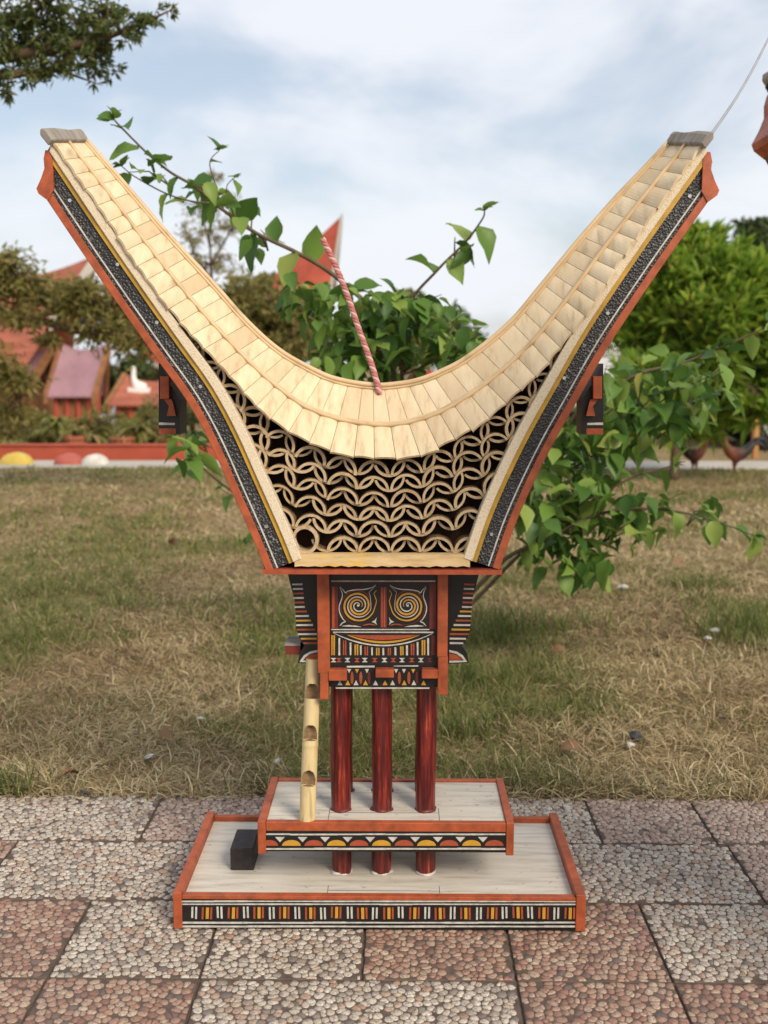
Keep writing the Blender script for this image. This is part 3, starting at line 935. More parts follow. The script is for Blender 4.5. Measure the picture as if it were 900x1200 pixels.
for x in (225, 287, 345, 558, 625, 682):
    fpoly(RD if x not in (345, 682) else DR, [(x + 11 * math.cos(a), 805 + 44 * math.sin(a)) for a in [k * math.pi / 6 for k in range(12)]])
for x, k in ((140, W), (195, YE), (253, W), (320, YE), (390, W), (457, YE), (510, W), (592, YE), (660, W), (728, YE)):
    fpoly(k, [(x - 17, 856), (x + 17, 856), (x, 822)])
fbox(W, 110, 770, 873, 882)
for nm, mb, mt in (('white_carving', W, 'pattern_white'), ('red_carving', RD, 'pattern_red'), ('yellow_carving', YE, 'pattern_yellow'), ('dark_red_carving', DR, 'pattern_dark_red')):
    tag(mb.build(nm, mt, body), kind='stuff')
# flared side boards with striped edges
for s in (-1, 1):
    def m_(x): return x if s < 0 else 898.5 - x
    YS = 0.098
    out = [(337, 671), (341, 688), (345, 702), (346.5, 718), (347, 737), (352, 750), (357, 757), (351, 766), (349, 777), (374, 778), (374, 671)]
    sb = MB().slab([at(m_(x), y, YS) for x, y in out], (0, 0.115, 0)).build('flared_side_board', 'black_paint', house)
    W, RD, YE = MB(), MB(), MB()
    cyc = [W, W, RD, W, RD, W, RD, W, YE, W, RD, W, YE, RD, W]
    for i in range(14):
        y = 683.5 + i * 5.3
        xl = 341 + (y - 683) * 0.10 + (1.5 if y < 740 else 1.5 + (y - 740) * 0.5)
        wd = 12 + max(0, (i - 5)) * 1.9
        xr = min(xl + wd, 371.5)
        mb = cyc[i] if s < 0 else cyc[(i + 2) % 15]
        mb.slab([at(m_(xl), y + 2.2, YS), at(m_(xr), y + 2.2, YS), at(m_(xr), y, YS), at(m_(xl), y + 0.4, YS)], (0, -0.0012, 0))
    W.slab([at(m_(x), y, YS) for x, y in ((351, 775.5), (356, 768), (363, 763.5), (372, 761.5), (372, 764), (364, 766), (358, 770), (355, 774), (372, 774), (372, 776.5))], (0, -0.0012, 0))
    RD.slab([at(m_(x), y, YS) for x, y in ((357, 773), (360, 769.5), (365, 767), (372, 765.5), (372, 773))], (0, -0.0012, 0))
    for nm, mb, mt in (('white_stripe', W, 'pattern_white'), ('red_stripe', RD, 'pattern_red'), ('yellow_stripe', YE, 'pattern_yellow')):
        if mb.v: tag(mb.build(nm, mt, sb), kind='stuff')
a, b = at(334.5, 767, 0.115), at(352, 757, 0.115)
ds = MB().box(a.x, b.x, 0.115, 0.165, a.z, b.z).build('door_sill', 'dark_red_paint', house)
MB().box(a.x - 0.001, b.x, 0.1145, 0.166, b.z + 0.0003, b.z + 0.004).build('sill_top', 'grey_wood', ds)

# ---------------------------------------------------------------- roof foot: beige fascia board, red plate
lo, hi = on_front(345, 664.5, -0.014), on_front(551, 650.5, -0.014)
mb = MB()
n = 26
xs_ = [lo.x + (hi.x - lo.x) * i / n for i in range(n + 1)]
A = [front_pt(x, lo.z + (0.0016 if i % 2 else -0.0004) * random.uniform(.5, 1.3), -0.010) for i, x in enumerate(xs_)]
B = [front_pt(x, hi.z, -0.010) for x in xs_]
eave_board = mb.strip(A, B, (0, 0.020, 0)).build('eave_board', 'eave_wood', house)
lo, hi = on_front(308.5, 672.5, 0.0), on_front(588, 665.5, 0.0)
MB().box(lo.x, hi.x, 0.016, 2 * YC - 0.016, lo.z, hi.z - 0.0005).build('eave_plate', 'dark_red_paint', house, bevel=0.001)
MB().box(lo.x, hi.x, 0.012, 0.0158, lo.z + 0.001, hi.z - 0.002).build('eave_plate_edge', 'pattern_red', house)

# ---------------------------------------------------------------- sweeping gable boards
left_outer = [(313, 670), (297, 631), (273, 577), (247, 519), (220, 470), (187, 424), (150, 372), (100, 300), (55, 233)]
right_outer = [(585, 667), (603, 615), (624, 567), (648, 519), (674, 473), (713, 405), (767, 324), (830, 235)]
def arm_curve(pts, s):
    P = catmull([on_front(*p) for p in pts], 6)
    t = (P[-1] - P[-3]).normalized()
    P += [P[-1] + t * 0.012 * k for k in range(1, 8)]
    T, N = [], []
    for i in range(len(P)):
        d = (P[min(i + 1, len(P) - 1)] - P[max(i - 1, 0)]).normalized()
        N.append(Vector((-s * d.z, 0, s * d.x)).normalized())
    S = [0.0]
    for i in range(1, len(P)): S.append(S[-1] + (P[i] - P[i - 1]).length)
    s_end = S[-8]
    return P, N, S, s_end
def offset_line(cv, o, n=40, lift=0.0, s_extra=None):
    P, N, S, s_end = cv
    stop = s_end + (1.17 * o * PX if s_extra is None else s_extra)
    out = []
    for k in range(n + 1):
        s = stop * k / n
        i = 0
        while i < len(S) - 2 and S[i + 1] < s: i += 1
        f = (s - S[i]) / (S[i + 1] - S[i])
        p = P[i].lerp(P[i + 1], f)
        nn = N[i].lerp(N[i + 1], f).normalized()
        q = p + nn * o * PX
        out.append(front_pt(q.x, max(q.z, 0.6205), lift))
    return out
def ribbon(nm, mt, cv, o0, o1, lift, thick, parent, bev=0.0):
    return MB().strip(offset_line(cv, o0, lift=lift), offset_line(cv, o1, lift=lift), (0, thick, 0)).build(nm, mt, parent, bevel=bev)
studs = {-1: [(82, 235), (138, 310), (184, 378), (235, 453), (312, 617)], 1: [(808, 230), (712, 367), (661, 443), (576, 626)]}
arms = {}
for s, pts in ((-1, left_outer), (1, right_outer)):
    cv = arm_curve(pts, -s)
    # inward is towards the middle of the model
    if offset_line(cv, 10)[20].x * -s < offset_line(cv, 0)[20].x * -s:
        cv = (cv[0], [-q for q in cv[1]], cv[2], cv[3])
    arms[s] = cv
    g = ribbon('gable_board', 'carved_black', cv, 8.6, 27.2, -0.004, 0.020, house)
    ribbon('red_edge', 'red_paint', cv, 0.0, 8.5, -0.007, 0.024, g, 0.0008)
    ribbon('white_line', 'pattern_white', cv, 12.2, 13.8, -0.0052, 0.002, g)
    ribbon('yellow_edge', 'yellow_paint', cv, 27.3, 32.3, -0.0075, 0.022, g)
    ribbon('beige_edge', 'beige_verge', cv, 32.4, 42.6, -0.012, 0.030, g, 0.001)
    for q in studs[s]:
        c = on_front(*q, -0.004)
        MB().tube([c, c + Vector((0, -0.0022, 0))], 0.0030, 10).build('nail_head', 'steel_nail', g)
    # red underside between the front and rear boards, and the rear board
    A0 = offset_line(cv, 0.0, lift=0.0172)
    Am = [mirror(p) for p in A0]
    A1 = offset_line(cv, 5.0, lift=0.0172)
    k = len(A0)
    mb = MB()
    for i in range(k):
        mb.v += [tuple(A0[i]), tuple(A1[i]), tuple(mirror(A1[i])), tuple(Am[i])]
    for i in range(k - 1):
        p, q = 4 * i, 4 * i + 4
        mb.f += [(p, p + 1, q + 1, q), (p + 1, p + 2, q + 2, q + 1), (p + 2, p + 3, q + 3, q + 2), (p + 3, p, q, q + 3)]
    mb.f += [(3, 2, 1, 0), tuple(4 * (k - 1) + j for j in range(4))]
    mb.build('roof_underside', 'dark_red_paint', house)
    R0, R1 = [mirror(p) for p in offset_line(cv, 0.0, lift=-0.004)], [mirror(p) for p in offset_line(cv, 42.0, lift=-0.004)]
    MB().strip(R0, R1, (0, -0.021, 0)).build('rear_gable_board', 'black_paint', house)
    # red board that closes the tip of the arm
    def m2(q): return q if s < 0 else (885.5 - q[0], q[1] + 2)
    tip = [m2(q) for q in ((61, 176), (53, 176), (51, 186), (52, 197), (48, 209), (42.5, 221), (45, 227), (56, 235), (63, 222))]
    f_ = [on_front(*q, -0.009) for q in tip]
    mb = MB()
    kk = len(f_)
    mb.v = [tuple(p) for p in f_] + [tuple(mirror(p)) for p in f_]
    mb.f = [tuple(range(kk)), tuple(range(2 * kk - 1, kk - 1, -1))] + [((i + 1) % kk, i, kk + i, kk + (i + 1) % kk) for i in range(kk)]
    mb.build('end_board', 'red_paint', house)
    # hanging bracket under the arm: black post, red stepped block
    def m3(x): return x if s < 0 else 893.0 - x
    YK = 0.118
    br = MB().slab([at(m3(x), y, YK) for x, y in ((186, 426), (186, 509), (205.5, 509), (211, 509), (211, 470))], (0, 0.06, 0)).build('hanging_bracket', 'black_paint', house)
    MB().slab([at(m3(x), y, YK - 0.0175) for x, y in ((187.5, 441), (187.5, 467.5), (198, 467.5), (198, 441))], (0, 0.0170, 0)).build('red_block', 'red_paint', br, bevel=0.0006)
    MB().slab([at(m3(x), y, YK - 0.012) for x, y in ((192, 467.8), (198, 476), (195.5, 487.5), (206, 487.5), (203, 474), (201, 467.8))], (0, 0.0115, 0)).build('red_corbel', 'red_paint', br)
    MB().slab([at(m3(x), y, YK) for x, y in ((186.3, 495), (186.3, 498), (205, 498), (205, 495.6))], (0, -0.001, 0)).build('white_stripe', 'pattern_white', br)
    MB().slab([at(m3(x), y, YK) for x, y in ((186.3, 502), (186.3, 509), (206, 509), (206, 502))], (0, -0.001, 0)).build('red_foot', 'red_paint', br)

# ---------------------------------------------------------------- saddle roof cover
pairs = [((61.5, 166), (100, 166)), ((112, 237), (150, 223)), ((153.5, 299), (197, 277)), ((197, 360), (247, 331)), ((241, 409), (291, 380)), ((280, 453), (329, 413)), ((324, 497), (369, 435)), ((359, 517.5), (391, 444)), ((401, 531), (417, 449.5)), ((449, 537), (443, 452)),
         ((488, 533), (461, 451)), ((527, 519), (487, 447)), ((560, 498), (515, 437)), ((598, 467), (549, 419)), ((641, 425), (598, 379)), ((682, 374), (634, 337)), ((727, 306), (678, 284)), ((765, 251), (722, 234)), ((792, 212), (752, 203)), ((822, 170), (784, 169))]
Ecv = catmull([on_front(*e, -0.016) for e, r in pairs], 8)
Rcv = catmull([at(*r, YC) for e, r in pairs], 8)
Mid = [e.lerp(r, 0.4) for e, r in zip(Ecv, Rcv)]
SS = [0.0]
for i in range(1, len(Mid)): SS.append(SS[-1] + (Mid[i] - Mid[i - 1]).length)
def er(s):
    s = min(max(s, 0), SS[-1] - 1e-6)
    i = int(np.searchsorted(SS, s, side='right')) - 1
    f = (s - SS[i]) / (SS[i + 1] - SS[i])
    return Ecv[i].lerp(Ecv[i + 1], f), Rcv[i].lerp(Rcv[i + 1], f)
def roof_pt(s, t, h=0.0):
    e, r = er(s)
    e2, r2 = er(s + 0.004); e1, r1 = er(s - 0.004)
    ds = (e2.lerp(r2, t) - e1.lerp(r1, t))
    n = ds.cross(r - e).normalized()
    if n.y > 0: n = -n
    return e.lerp(r, t) + n * h
# dark filling behind the bamboo
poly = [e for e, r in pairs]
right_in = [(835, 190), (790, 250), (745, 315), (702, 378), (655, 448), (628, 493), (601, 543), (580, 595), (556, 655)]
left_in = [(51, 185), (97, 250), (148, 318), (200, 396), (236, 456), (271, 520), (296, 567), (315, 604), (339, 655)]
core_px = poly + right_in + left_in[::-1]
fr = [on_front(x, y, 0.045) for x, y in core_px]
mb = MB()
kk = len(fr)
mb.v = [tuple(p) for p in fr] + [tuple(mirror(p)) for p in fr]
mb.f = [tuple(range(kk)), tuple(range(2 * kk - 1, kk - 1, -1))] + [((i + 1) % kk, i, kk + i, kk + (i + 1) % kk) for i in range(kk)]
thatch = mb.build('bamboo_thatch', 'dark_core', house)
# roof sheet below the strips, both slopes (this is the part the strips sit on)
mb = MB()
NS = 96
for i in range(NS + 1):
    s = SS[-1] * i / NS
    e, r = roof_pt(s, 0.03, -0.004), roof_pt(s, 1.0, -0.004)
    r = Vector((r.x, YC, r.z))
    mb.v += [tuple(e), tuple(r), tuple(mirror(e))]
for i in range(NS):
    p, q = 3 * i, 3 * i + 3
    mb.f += [(p, p + 1, q + 1, q), (p + 1, p + 2, q + 2, q + 1)]
roof = mb.build('roof', 'bamboo_strip', house)
def strip_mesh(s0, s1, t0, t1, name='bamboo_strip', arch=0.0024, th=0.004):
    mb = MB()
    nu = 6
    for t in (t0, t1):
        for lay in (0, 1):
            for k in range(nu + 1):
                u = k / nu
                h = arch * (1 - (2 * u - 1) ** 2) - (th if lay else 0)
                mb.v.append(tuple(roof_pt(s0 + (s1 - s0) * u, t, h)))
    n = nu + 1
    for k in range(nu):
        mb.f += [(k, k + 1, 2 * n + k + 1, 2 * n + k), (n + k + 1, n + k, 3 * n + k, 3 * n + k + 1), (k + 1, k, n + k, n + k + 1), (2 * n + k, 2 * n + k + 1, 3 * n + k + 1, 3 * n + k)]
    mb.f += [(0, 2 * n, 3 * n, n), (nu, n + nu, 3 * n + nu, 2 * n + nu)]
    return mb.build(name, 'bamboo_cover', roof)
cuts = [0.0]
while cuts[-1] < SS[-1] - 0.05:
    cuts.append(cuts[-1] + 0.0300 * random.uniform(0.84, 1.14))
cuts = [c * SS[-1] / cuts[-1] for c in cuts]
for i in range(len(cuts) - 1):
    g = 0.0004
    strip_mesh(cuts[i] + g, cuts[i + 1] - g, random.uniform(-0.025, 0.02), 0.42)
    strip_mesh(cuts[i] + g, cuts[i + 1] - g, 0.43, 0.995, arch=0.0009)
rear = MB()
for i in range(NS + 1):
    s = SS[-1] * i / NS
    for t in (0.0, 0.995):
        for h in (0.003, -0.001):
            rear.v.append(tuple(mirror(roof_pt(s, t, h))))
for i in range(NS):
    p, q = 4 * i, 4 * i + 4
    rear.f += [(p, p + 2, q + 2, q), (p + 1, q + 1, q + 3, p + 3), (p, q, q + 1, p + 1), (p + 2, p + 3, q + 3, q + 2)]
rear.build('rear_cover', 'bamboo_cover', roof)
def batten(t, h, r, t_drift=0.0, flat=1.0):
    P = [roof_pt(SS[-1] * i / 120, t + t_drift, h) for i in range(121)]
    mb = MB(); mb.tube(P, r, 8)
    return mb.build('batten', 'bamboo_strip', roof, smooth=True)
batten(0.425, 0.0026, 0.0036); batten(0.462, 0.0012, 0.0028)
batten(0.985, 0.0035, 0.0046); batten(0.945, 0.0014, 0.0026)
# weathered caps on the two tips of the ridge
for s_, sg in ((0.0, -1), (SS[-1], 1)):
    e, r = roof_pt(s_, 0.0), roof_pt(s_, 1.0)
    d = (er(s_)[0] - er(s_ - sg * 0.03)[0]).normalized()
    n = (roof_pt(s_, 0.5, 1.0) - roof_pt(s_, 0.5)).normalized()
    e = e + Vector((0, -0.012, 0)) - n * 0.004
    mb = MB()
    prof = [(-0.004, -0.005), (0.019, -0.006), (0.0235, 0.001), (0.021, 0.0065), (0.015, 0.009), (-0.002, 0.0075)]
    stations = [e, e.lerp(r, 0.33), e.lerp(r, 0.66), Vector((r.x, YC, r.z))]
    stations += [mirror(p) for p in stations[:-1]][::-1]
    for i, c in enumerate(stations):
        mir = i > 3
        for a_, b_3 in prof:
            k = 1 + 0.08 * math.sin(i * 2.1 + a_ * 300)
            nn = mirror(n) - mirror(Vector((0, 0, 0))) if mir else n
            dd = mirror(d) - mirror(Vector((0, 0, 0))) if mir else d
            mb.v.append(tuple(c + dd * a_ * k + nn * b_3 * k))
    m_p = len(prof)
    for i in range(len(stations) - 1):
        for j in range(m_p):
            q = (j + 1) % m_p
            mb.f.append((i * m_p + j, i * m_p + q, (i + 1) * m_p + q, (i + 1) * m_p + j))
    mb.f += [tuple(range(m_p)), tuple(range((len(stations) - 1) * m_p, len(stations) * m_p))]
    mb.build('ridge_cap', 'grey_wood', house, bevel=0.0015)

# ---------------------------------------------------------------- split bamboo stacked under the cover
def interp(poly, v, key, out):
    ps = sorted(poly, key=lambda p: p[key])
    if v <= ps[0][key]: return ps[0][out]
    for a, b in zip(ps, ps[1:]):
        if v <= b[key]:
            return a[out] + (b[out] - a[out]) * (v - a[key]) / (b[key] - a[key])
    return ps[-1][out]
in_l = [(62, 170), (110, 240), (160, 310), (213, 387), (249, 449), (284, 513), (308, 561), (327, 599), (351, 652)]
in_r = [(823, 177), (777, 243), (733, 307), (690, 370), (643, 441), (616, 487), (589, 537), (568, 588), (544, 652)]
eave = [e for e, r in pairs]
def ring_mesh(a0, a1, ro, th, dep):
    mb = MB()
    n = 12
    for y in (0.0, dep):
        for r in (ro, ro - th):
            for k in range(n + 1):
                a = R(a0 + (a1 - a0) * k / n)
                mb.v.append((r * math.cos(a), y, r * math.sin(a)))
    m = n + 1
    for k in range(n):
        mb.f += [(k, k + 1, m + k + 1, m + k), (k + 1, k, 2 * m + k, 2 * m + k + 1), (m + k, m + k + 1, 3 * m + k + 1, 3 * m + k)]
    mb.f += [(0, m, 3 * m, 2 * m), (n, 2 * m + n, 3 * m + n, m + n)]
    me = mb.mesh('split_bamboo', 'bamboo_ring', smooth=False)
    me.materials.append(MAT['bamboo_inner_shaded'])
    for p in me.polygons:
        if abs(p.normal.y) < 0.5: p.material_index = 1  # tube walls get the brown with hollow shade painted in
    return me
RK = (on_front(458, 600) - on_front(438, 600)).length / 20 * 1.01
ring_up = [ring_mesh(4, 176, 18.9 * RK, 0.0046 + d, 0.055) for d in (-0.0004, 0, 0.0005)]
ring_dn = [ring_mesh(9, 171, 18.9 * RK, 0.0042 + d, 0.055) for d in (-0.0003, 0, 0.0005)]
row_a = [0.02, 0.42, 0.68, 0.84, 0.94, 1.0, 1.04]
def row_y(j, x):
    rise = 537 - interp(eave, x, 0, 1)
    return 638.6 - 17.6 * j - row_a[j] * rise * (1.0 + 0.015 * (5 - j))
for j in range(6):
    for side in (-1, 1):
        x = 448.0 + side * (9.25 + (0 if j % 2 == 0 else 0.0))
        k = 0
        while 60 < x < 830:
            y = row_y(j, x)
            ok = y > 388 and x > interp(in_l, y, 1, 0) - 9 and x < interp(in_r, y, 1, 0) + 9
            if not ok: break
            if j == 0 and x < 374: break
            y2, y1 = row_y(j, x + 2), row_y(j, x - 2)
            ang = math.atan2(-(y2 - y1), 4.0)
            tx, tz = math.cos(ang), math.sin(ang)
            up = (k % 2 == 0) if side < 0 else (k % 2 == 1)
            c = on_front(x, y, random.uniform(0.0, 0.010) - (0.0 if up else -0.004))
            sc = random.uniform(0.95, 1.03)
            nz = 9.0 * RK * (-1 if up else 1)
            o = bpy.data.objects.new('split_bamboo', random.choice(ring_up if up else ring_dn))
            C.objects.link(o)
            o.parent = thatch
            pos = Vector((c.x - tz * nz, c.y, c.z + tx * nz))
            rot = -ang + (0 if up else math.pi) + random.uniform(-0.07, 0.07)
            o.matrix_basis = Matrix.LocRotScale(pos, Quaternion((0, 1, 0), rot), Vector((sc, 1, sc * random.uniform(0.95, 1.03))))
            step = 18.5 * random.uniform(0.97, 1.03)
            x += side * step * math.cos(ang)
            k += 1
c = on_front(357, 633, 0.002)
mb = MB()
for k in range(21):
    a = R(200 + 350 * k / 20)
    for rr in (0.0245, 0.0188):
        for y in (0, 0.055):
            mb.v.append((c.x + rr * math.cos(a) * (1 - 0.12 * k / 20), c.y + y, c.z + rr * math.sin(a)))
for k in range(20):
    p, q = 4 * k, 4 * k + 4
    mb.f += [(p, p + 2, q + 2, q), (p + 1, p, q, q + 1), (p + 2, p + 3, q + 3, q + 2), (p + 3, p + 1, q + 1, q + 3)]
mb.build('split_bamboo', 'bamboo_ring', thatch)

# ---------------------------------------------------------------- carrying rope
rp = [at(445, 462, YC - 0.02), at(442, 449, YC - 0.012), at(433, 420, YC), at(420, 384, YC), at(407, 346, YC), at(393, 311, YC), at(378, 280, YC)]
P = catmull(rp, 22)
rope = None
for ph, mt in ((0, 'rope_pink'), (2.09, 'rope_pale'), (4.19, 'rope_pink')):
    Q = []
    L = 0
    for i, p in enumerate(P):
        if i: L += (P[i] - P[i - 1]).length
        t = (P[min(i + 1, len(P) - 1)] - P[max(i - 1, 0)]).normalized()
        a = t.cross(Vector((0, 1, 0))).normalized(); b = a.cross(t)
        w_ = L / 0.020 * 2 * math.pi + ph
        Q.append(p + (a * math.cos(w_) + b * math.sin(w_)) * 0.0026)
    o = MB().tube(Q, 0.0030, 6).build('rope' if rope is None else 'strand', mt, house if rope is None else rope, smooth=True)
    rope = rope or o

# ---------------------------------------------------------------- its neighbour, only one roof tip in view
neighbour = copy_tree(house)
neighbour.location = house.location + Vector((1.084, -0.685, 0.004))
neighbour['label'] = 'second miniature bamboo house, only its grey-capped roof tip in view'

# ================================================================== GRASS AND LITTER
def blades(n, x, y, z, length, width, lean, curl, tint, name, mat):
    """curved tapering ribbons; lean 0 upright .. 1 lying"""
    az = rng.uniform(0, 2 * np.pi, n)
    d = np.stack([np.cos(az), np.sin(az), np.zeros(n)], 1)
    side = np.stack([-np.sin(az + rng.normal(0, .5, n)), np.cos(az), np.zeros(n)], 1)
    side = unit(side + np.stack([np.zeros(n), np.zeros(n), rng.normal(0, .5, n)], 1))
    up = np.array([0, 0, 1.0])[None]
    base = np.stack([x, y, z], 1)
    a0 = lean * 1.35
    bend = rng.normal(0, 0.5, n) * curl
    P, ang, yaw = [base], a0.copy(), np.zeros(n)
    for k in range(3):
        step = d * np.sin(ang)[:, None] + up * np.cos(ang)[:, None] + side * (np.sin(yaw))[:, None]
        P.append(P[-1] + unit(step) * (length / 3)[:, None])
        ang = ang + curl * rng.uniform(0.2, 0.9, n)
        yaw = yaw + bend
    for p in P[1:]:
        p[:, 2] = np.maximum(p[:, 2], z + 0.001 + 0.006 * rng.random(n))
    w = (width / 2)[:, None]
    V = np.stack([P[0] - side * w, P[0] + side * w, P[1] - side * w * .9, P[1] + side * w * .9, P[2] - side * w * .6, P[2] + side * w * .6, P[3]], 1)
    me = np_mesh(name, V, [(0, 1, 3, 2), (2, 3, 5, 4), (4, 5, 6)], tint, mat)
    return link(name, me)
def vnoise(x, y, f, seed):
    """smooth value noise"""
    g = np.random.default_rng(seed).random((256, 256))
    X, Y = x * f + 100, y * f + 100
    i, j = np.floor(X).astype(int), np.floor(Y).astype(int)
    u, v = X - i, Y - j
    u, v = u * u * (3 - 2 * u), v * v * (3 - 2 * v)
    q = lambda a, b: g[a % 256, b % 256]
    return (q(i, j) * (1 - u) + q(i + 1, j) * u) * (1 - v) + (q(i, j + 1) * (1 - u) + q(i + 1, j + 1) * u) * v
def scatter(n, y0, y1, spread=0.42, pw=1.0):
    y = y0 + (y1 - y0) * rng.random(n) ** pw
    x = -0.03 - 0.013 * (y + CAM_D) + rng.uniform(-1, 1, n) * (spread * (y + CAM_D) + 0.25)
    return x, y
def greenness(x, y):
    g = 0.55 * vnoise(x, y, 1.3, 3) + 0.45 * vnoise(x, y, 4.0, 4)
    g += 0.20 * np.exp(-(((x - 0.25) / 0.5) ** 2 + ((y - 1.5) / 0.7) ** 2))
    g += 0.16 * np.exp(-(((x - 1.5) / 0.45) ** 2 + ((y - 1.9) / 0.5) ** 2))
    g += 0.10 * np.exp(-((y - 2.1) / 0.8) ** 2) * (x < 0)
    g += 0.10 * np.exp(-((y - 7.9) / 0.5) ** 2)
    g -= 0.14 * np.exp(-((y - 5.0) / 1.6) ** 2)
    g -= 0.05 * np.exp(-((y - 0.75) / 0.3) ** 2)
    return g
def lawn_layer(n, y0, y1, lmin, lmax, wd, name, pw=1.0, green=False):
    x, y = scatter(int(n * 3.4), y0, y1, pw=pw)
    g = greenness(x, y)
    keep = (rng.random(len(x)) < np.clip((g - 0.36) * 3.0, 0.03, 1)) if green else (rng.random(len(x)) < np.clip(1.05 - (g - 0.42) * 2.6, 0.22, 1))
    keep &= rng.random(len(x)) < np.clip(0.15 + 1.5 * vnoise(x, y, 7, 31) * (0.6 + 0.8 * vnoise(x, y, 1.7, 32)), 0.12, 1)
    x, y, g = x[keep][:n], y[keep][:n], g[keep][:n]
    m = len(x)
    z = ground_z(x, y) - 0.004
    clump = vnoise(x, y, 9, 11)
    ln = rng.uniform(lmin, lmax, m) * (0.6 + 0.8 * clump)
    w = wd * rng.uniform(0.6, 1.3, m)
    if green:
        lean = rng.beta(1.6, 2.2, m)
        tint = np.clip(rng.normal(0.45, 0.25, m), 0, 1)
        cu = np.full(m, 0.45)
    else:
        lean = rng.beta(3.6, 1.2, m)
        tint = np.clip(rng.normal(0.5, 0.24, m) + 0.35 * (vnoise(x, y, 3.0, 21) - 0.5), 0, 1)
        cu = np.full(m, 0.55)
    o = blades(m, x, y, z, ln, w, lean, cu, tint, name, 'green_blade' if green else 'straw_blade')
    return o
def join_stuff(objs, name, label, cat):
    vs = objs
    with bpy.context.temp_override(active_object=vs[0], selected_editable_objects=vs, selected_objects=vs):
        bpy.ops.object.join()
    vs[0].name = name
    tag(vs[0], label, cat, kind='stuff')
    return vs[0]
join_stuff([lawn_layer(46000, 0.578, 1.9, 0.022, 0.080, 0.0030, 'dry_grass', 1.1),
            lawn_layer(46000, 1.8, 4.2, 0.030, 0.075, 0.0042, 'dry_grass'),
            lawn_layer(40000, 4.1, 8.3, 0.025, 0.060, 0.008, 'dry_grass')],
           'dry_grass', 'dry straw-coloured grass matted over the lawn', 'grass')
join_stuff([lawn_layer(34000, 0.60, 2.0, 0.018, 0.065, 0.0027, 'green_grass', 1.0, True),
            lawn_layer(26000, 1.9, 4.2, 0.03, 0.07, 0.0042, 'green_grass', 1.0, True),
            lawn_layer(22000, 4.1, 8.3, 0.025, 0.055, 0.008, 'green_grass', 1.0, True)],
           'green_grass', 'short green grass growing through the dry lawn', 'grass')
# taller tufts, each one a plant of its own
def tuft(px, py, n, h, spread, label):
    c = on_ground(px, py, 0)
    r = np.clip(rng.normal(0, spread, (n, 2)), -1.7 * spread, 1.7 * spread)
    x, y = c.x + r[:, 0], c.y + r[:, 1] * 0.7
    o = blades(n, x, y, ground_z(x, y) - 0.004, rng.uniform(0.5, 1.1, n) * h, rng.uniform(0.003, 0.0055, n), rng.beta(1.3, 3.0, n), np.full(n, 0.4), np.clip(rng.normal(0.32, 0.2, n), 0, 1), 'grass_tuft', 'green_blade')
    tag(o, label, 'grass tuft', 'grass tufts on the lawn')
for a in ((585, 745, 260, 0.17, 0.10, 'tall green grass tuft under the leafy branches right of the model'),
          (540, 800, 160, 0.13, 0.08, 'upright green grass tuft just behind the right striped side board'),
          (660, 735, 180, 0.13, 0.11, 'loose green grass tuft beneath the lowest leaves of the shrub'),
          (868, 742, 260, 0.16, 0.10, 'dark green weedy tuft beside pale stones on the right of the lawn'),
          (820, 690, 120, 0.12, 0.08, 'thin green tuft behind the pale stones on the lawn'),
          (330, 735, 160, 0.12, 0.09, 'green grass tuft beside the left striped side board'),
          (5, 925, 120, 0.085, 0.04, 'short green tuft at the left edge of the tiles'),
          (285, 712, 110, 0.11, 0.09, 'sparse green tuft out on the lawn left of the model'),
          (550, 860, 120, 0.10, 0.06, 'low green tuft behind the right end of the platform')):
    tuft(*a)
def lump(name, px, py, size, mat, label, cat, flat=0.6, group='litter on the lawn', seed=0):
    c = on_ground(px, py, 0)
    bm = bmesh.new()
    bmesh.ops.create_icosphere(bm, subdivisions=2, radius=1)
    rr = random.Random(seed)
    ph = [rr.uniform(0, 6) for _ in range(6)]
    for v in bm.verts:
        k = 1 + 0.22 * math.sin(v.co.x * 3 + ph[0]) * math.cos(v.co.y * 3.3 + ph[1]) + 0.14 * math.sin(v.co.z * 6 + ph[2] + v.co.x * 4)
        v.co = Vector((v.co.x * size * 1.3 * k, v.co.y * size * k, (v.co.z * flat * k + flat * 0.7) * size))
    me = bpy.data.meshes.new(name)
    bm.to_mesh(me); bm.free()
    me.materials.append(MAT[mat])
    o = link(name, me)
    o.location = (c.x, c.y, float(ground_z(np.array([c.x]), np.array([c.y]))[0]) + 0.012)
    o.rotation_euler = (rr.uniform(-.4, .4), rr.uniform(-.4, .4), rr.uniform(0, 6))
    return tag(o, label, cat, group)
lump('stone', 744, 871, 0.016, 'dark_rubble', 'small dark stone with a pale chip beside it on the lawn', 'stone', 0.9, seed=1)
lump('stone', 739, 879, 0.009, 'pale_scrap', 'tiny pale chip leaning on the small dark stone', 'stone', 0.8, seed=2)
lump('paper_scrap', 175, 892, 0.011, 'pale_scrap', 'crumpled pale scrap in dry grass behind the left tiles', 'scrap', 0.5, seed=3)
lump('paper_scrap', 326, 898, 0.009, 'pale_scrap', 'small white scrap behind the left corner of the platform', 'scrap', 0.7, seed=4)
lump('paper_scrap', 236, 846, 0.011, 'pale_scrap', 'white scrap farther back in the straw left of the ladder', 'scrap', 0.4, seed=5)
lump('stone', 838, 745, 0.016, 'pale_scrap', 'pale round stone in front of the weedy tuft', 'stone', 0.6, seed=6)
lump('stone', 830, 753, 0.012, 'pale_scrap', 'smaller pale stone touching the weedy tuft side', 'stone', 0.6, seed=7)
lump('stone', 730, 692, 0.022, 'pale_scrap', 'flat pale stone under the shrub leaves on the lawn', 'stone', 0.4, seed=8)
lump('stone', 100, 934, 0.010, 'dark_rubble', 'flat dark pebble lying on the edge of the tiles', 'stone', 0.35, seed=9)
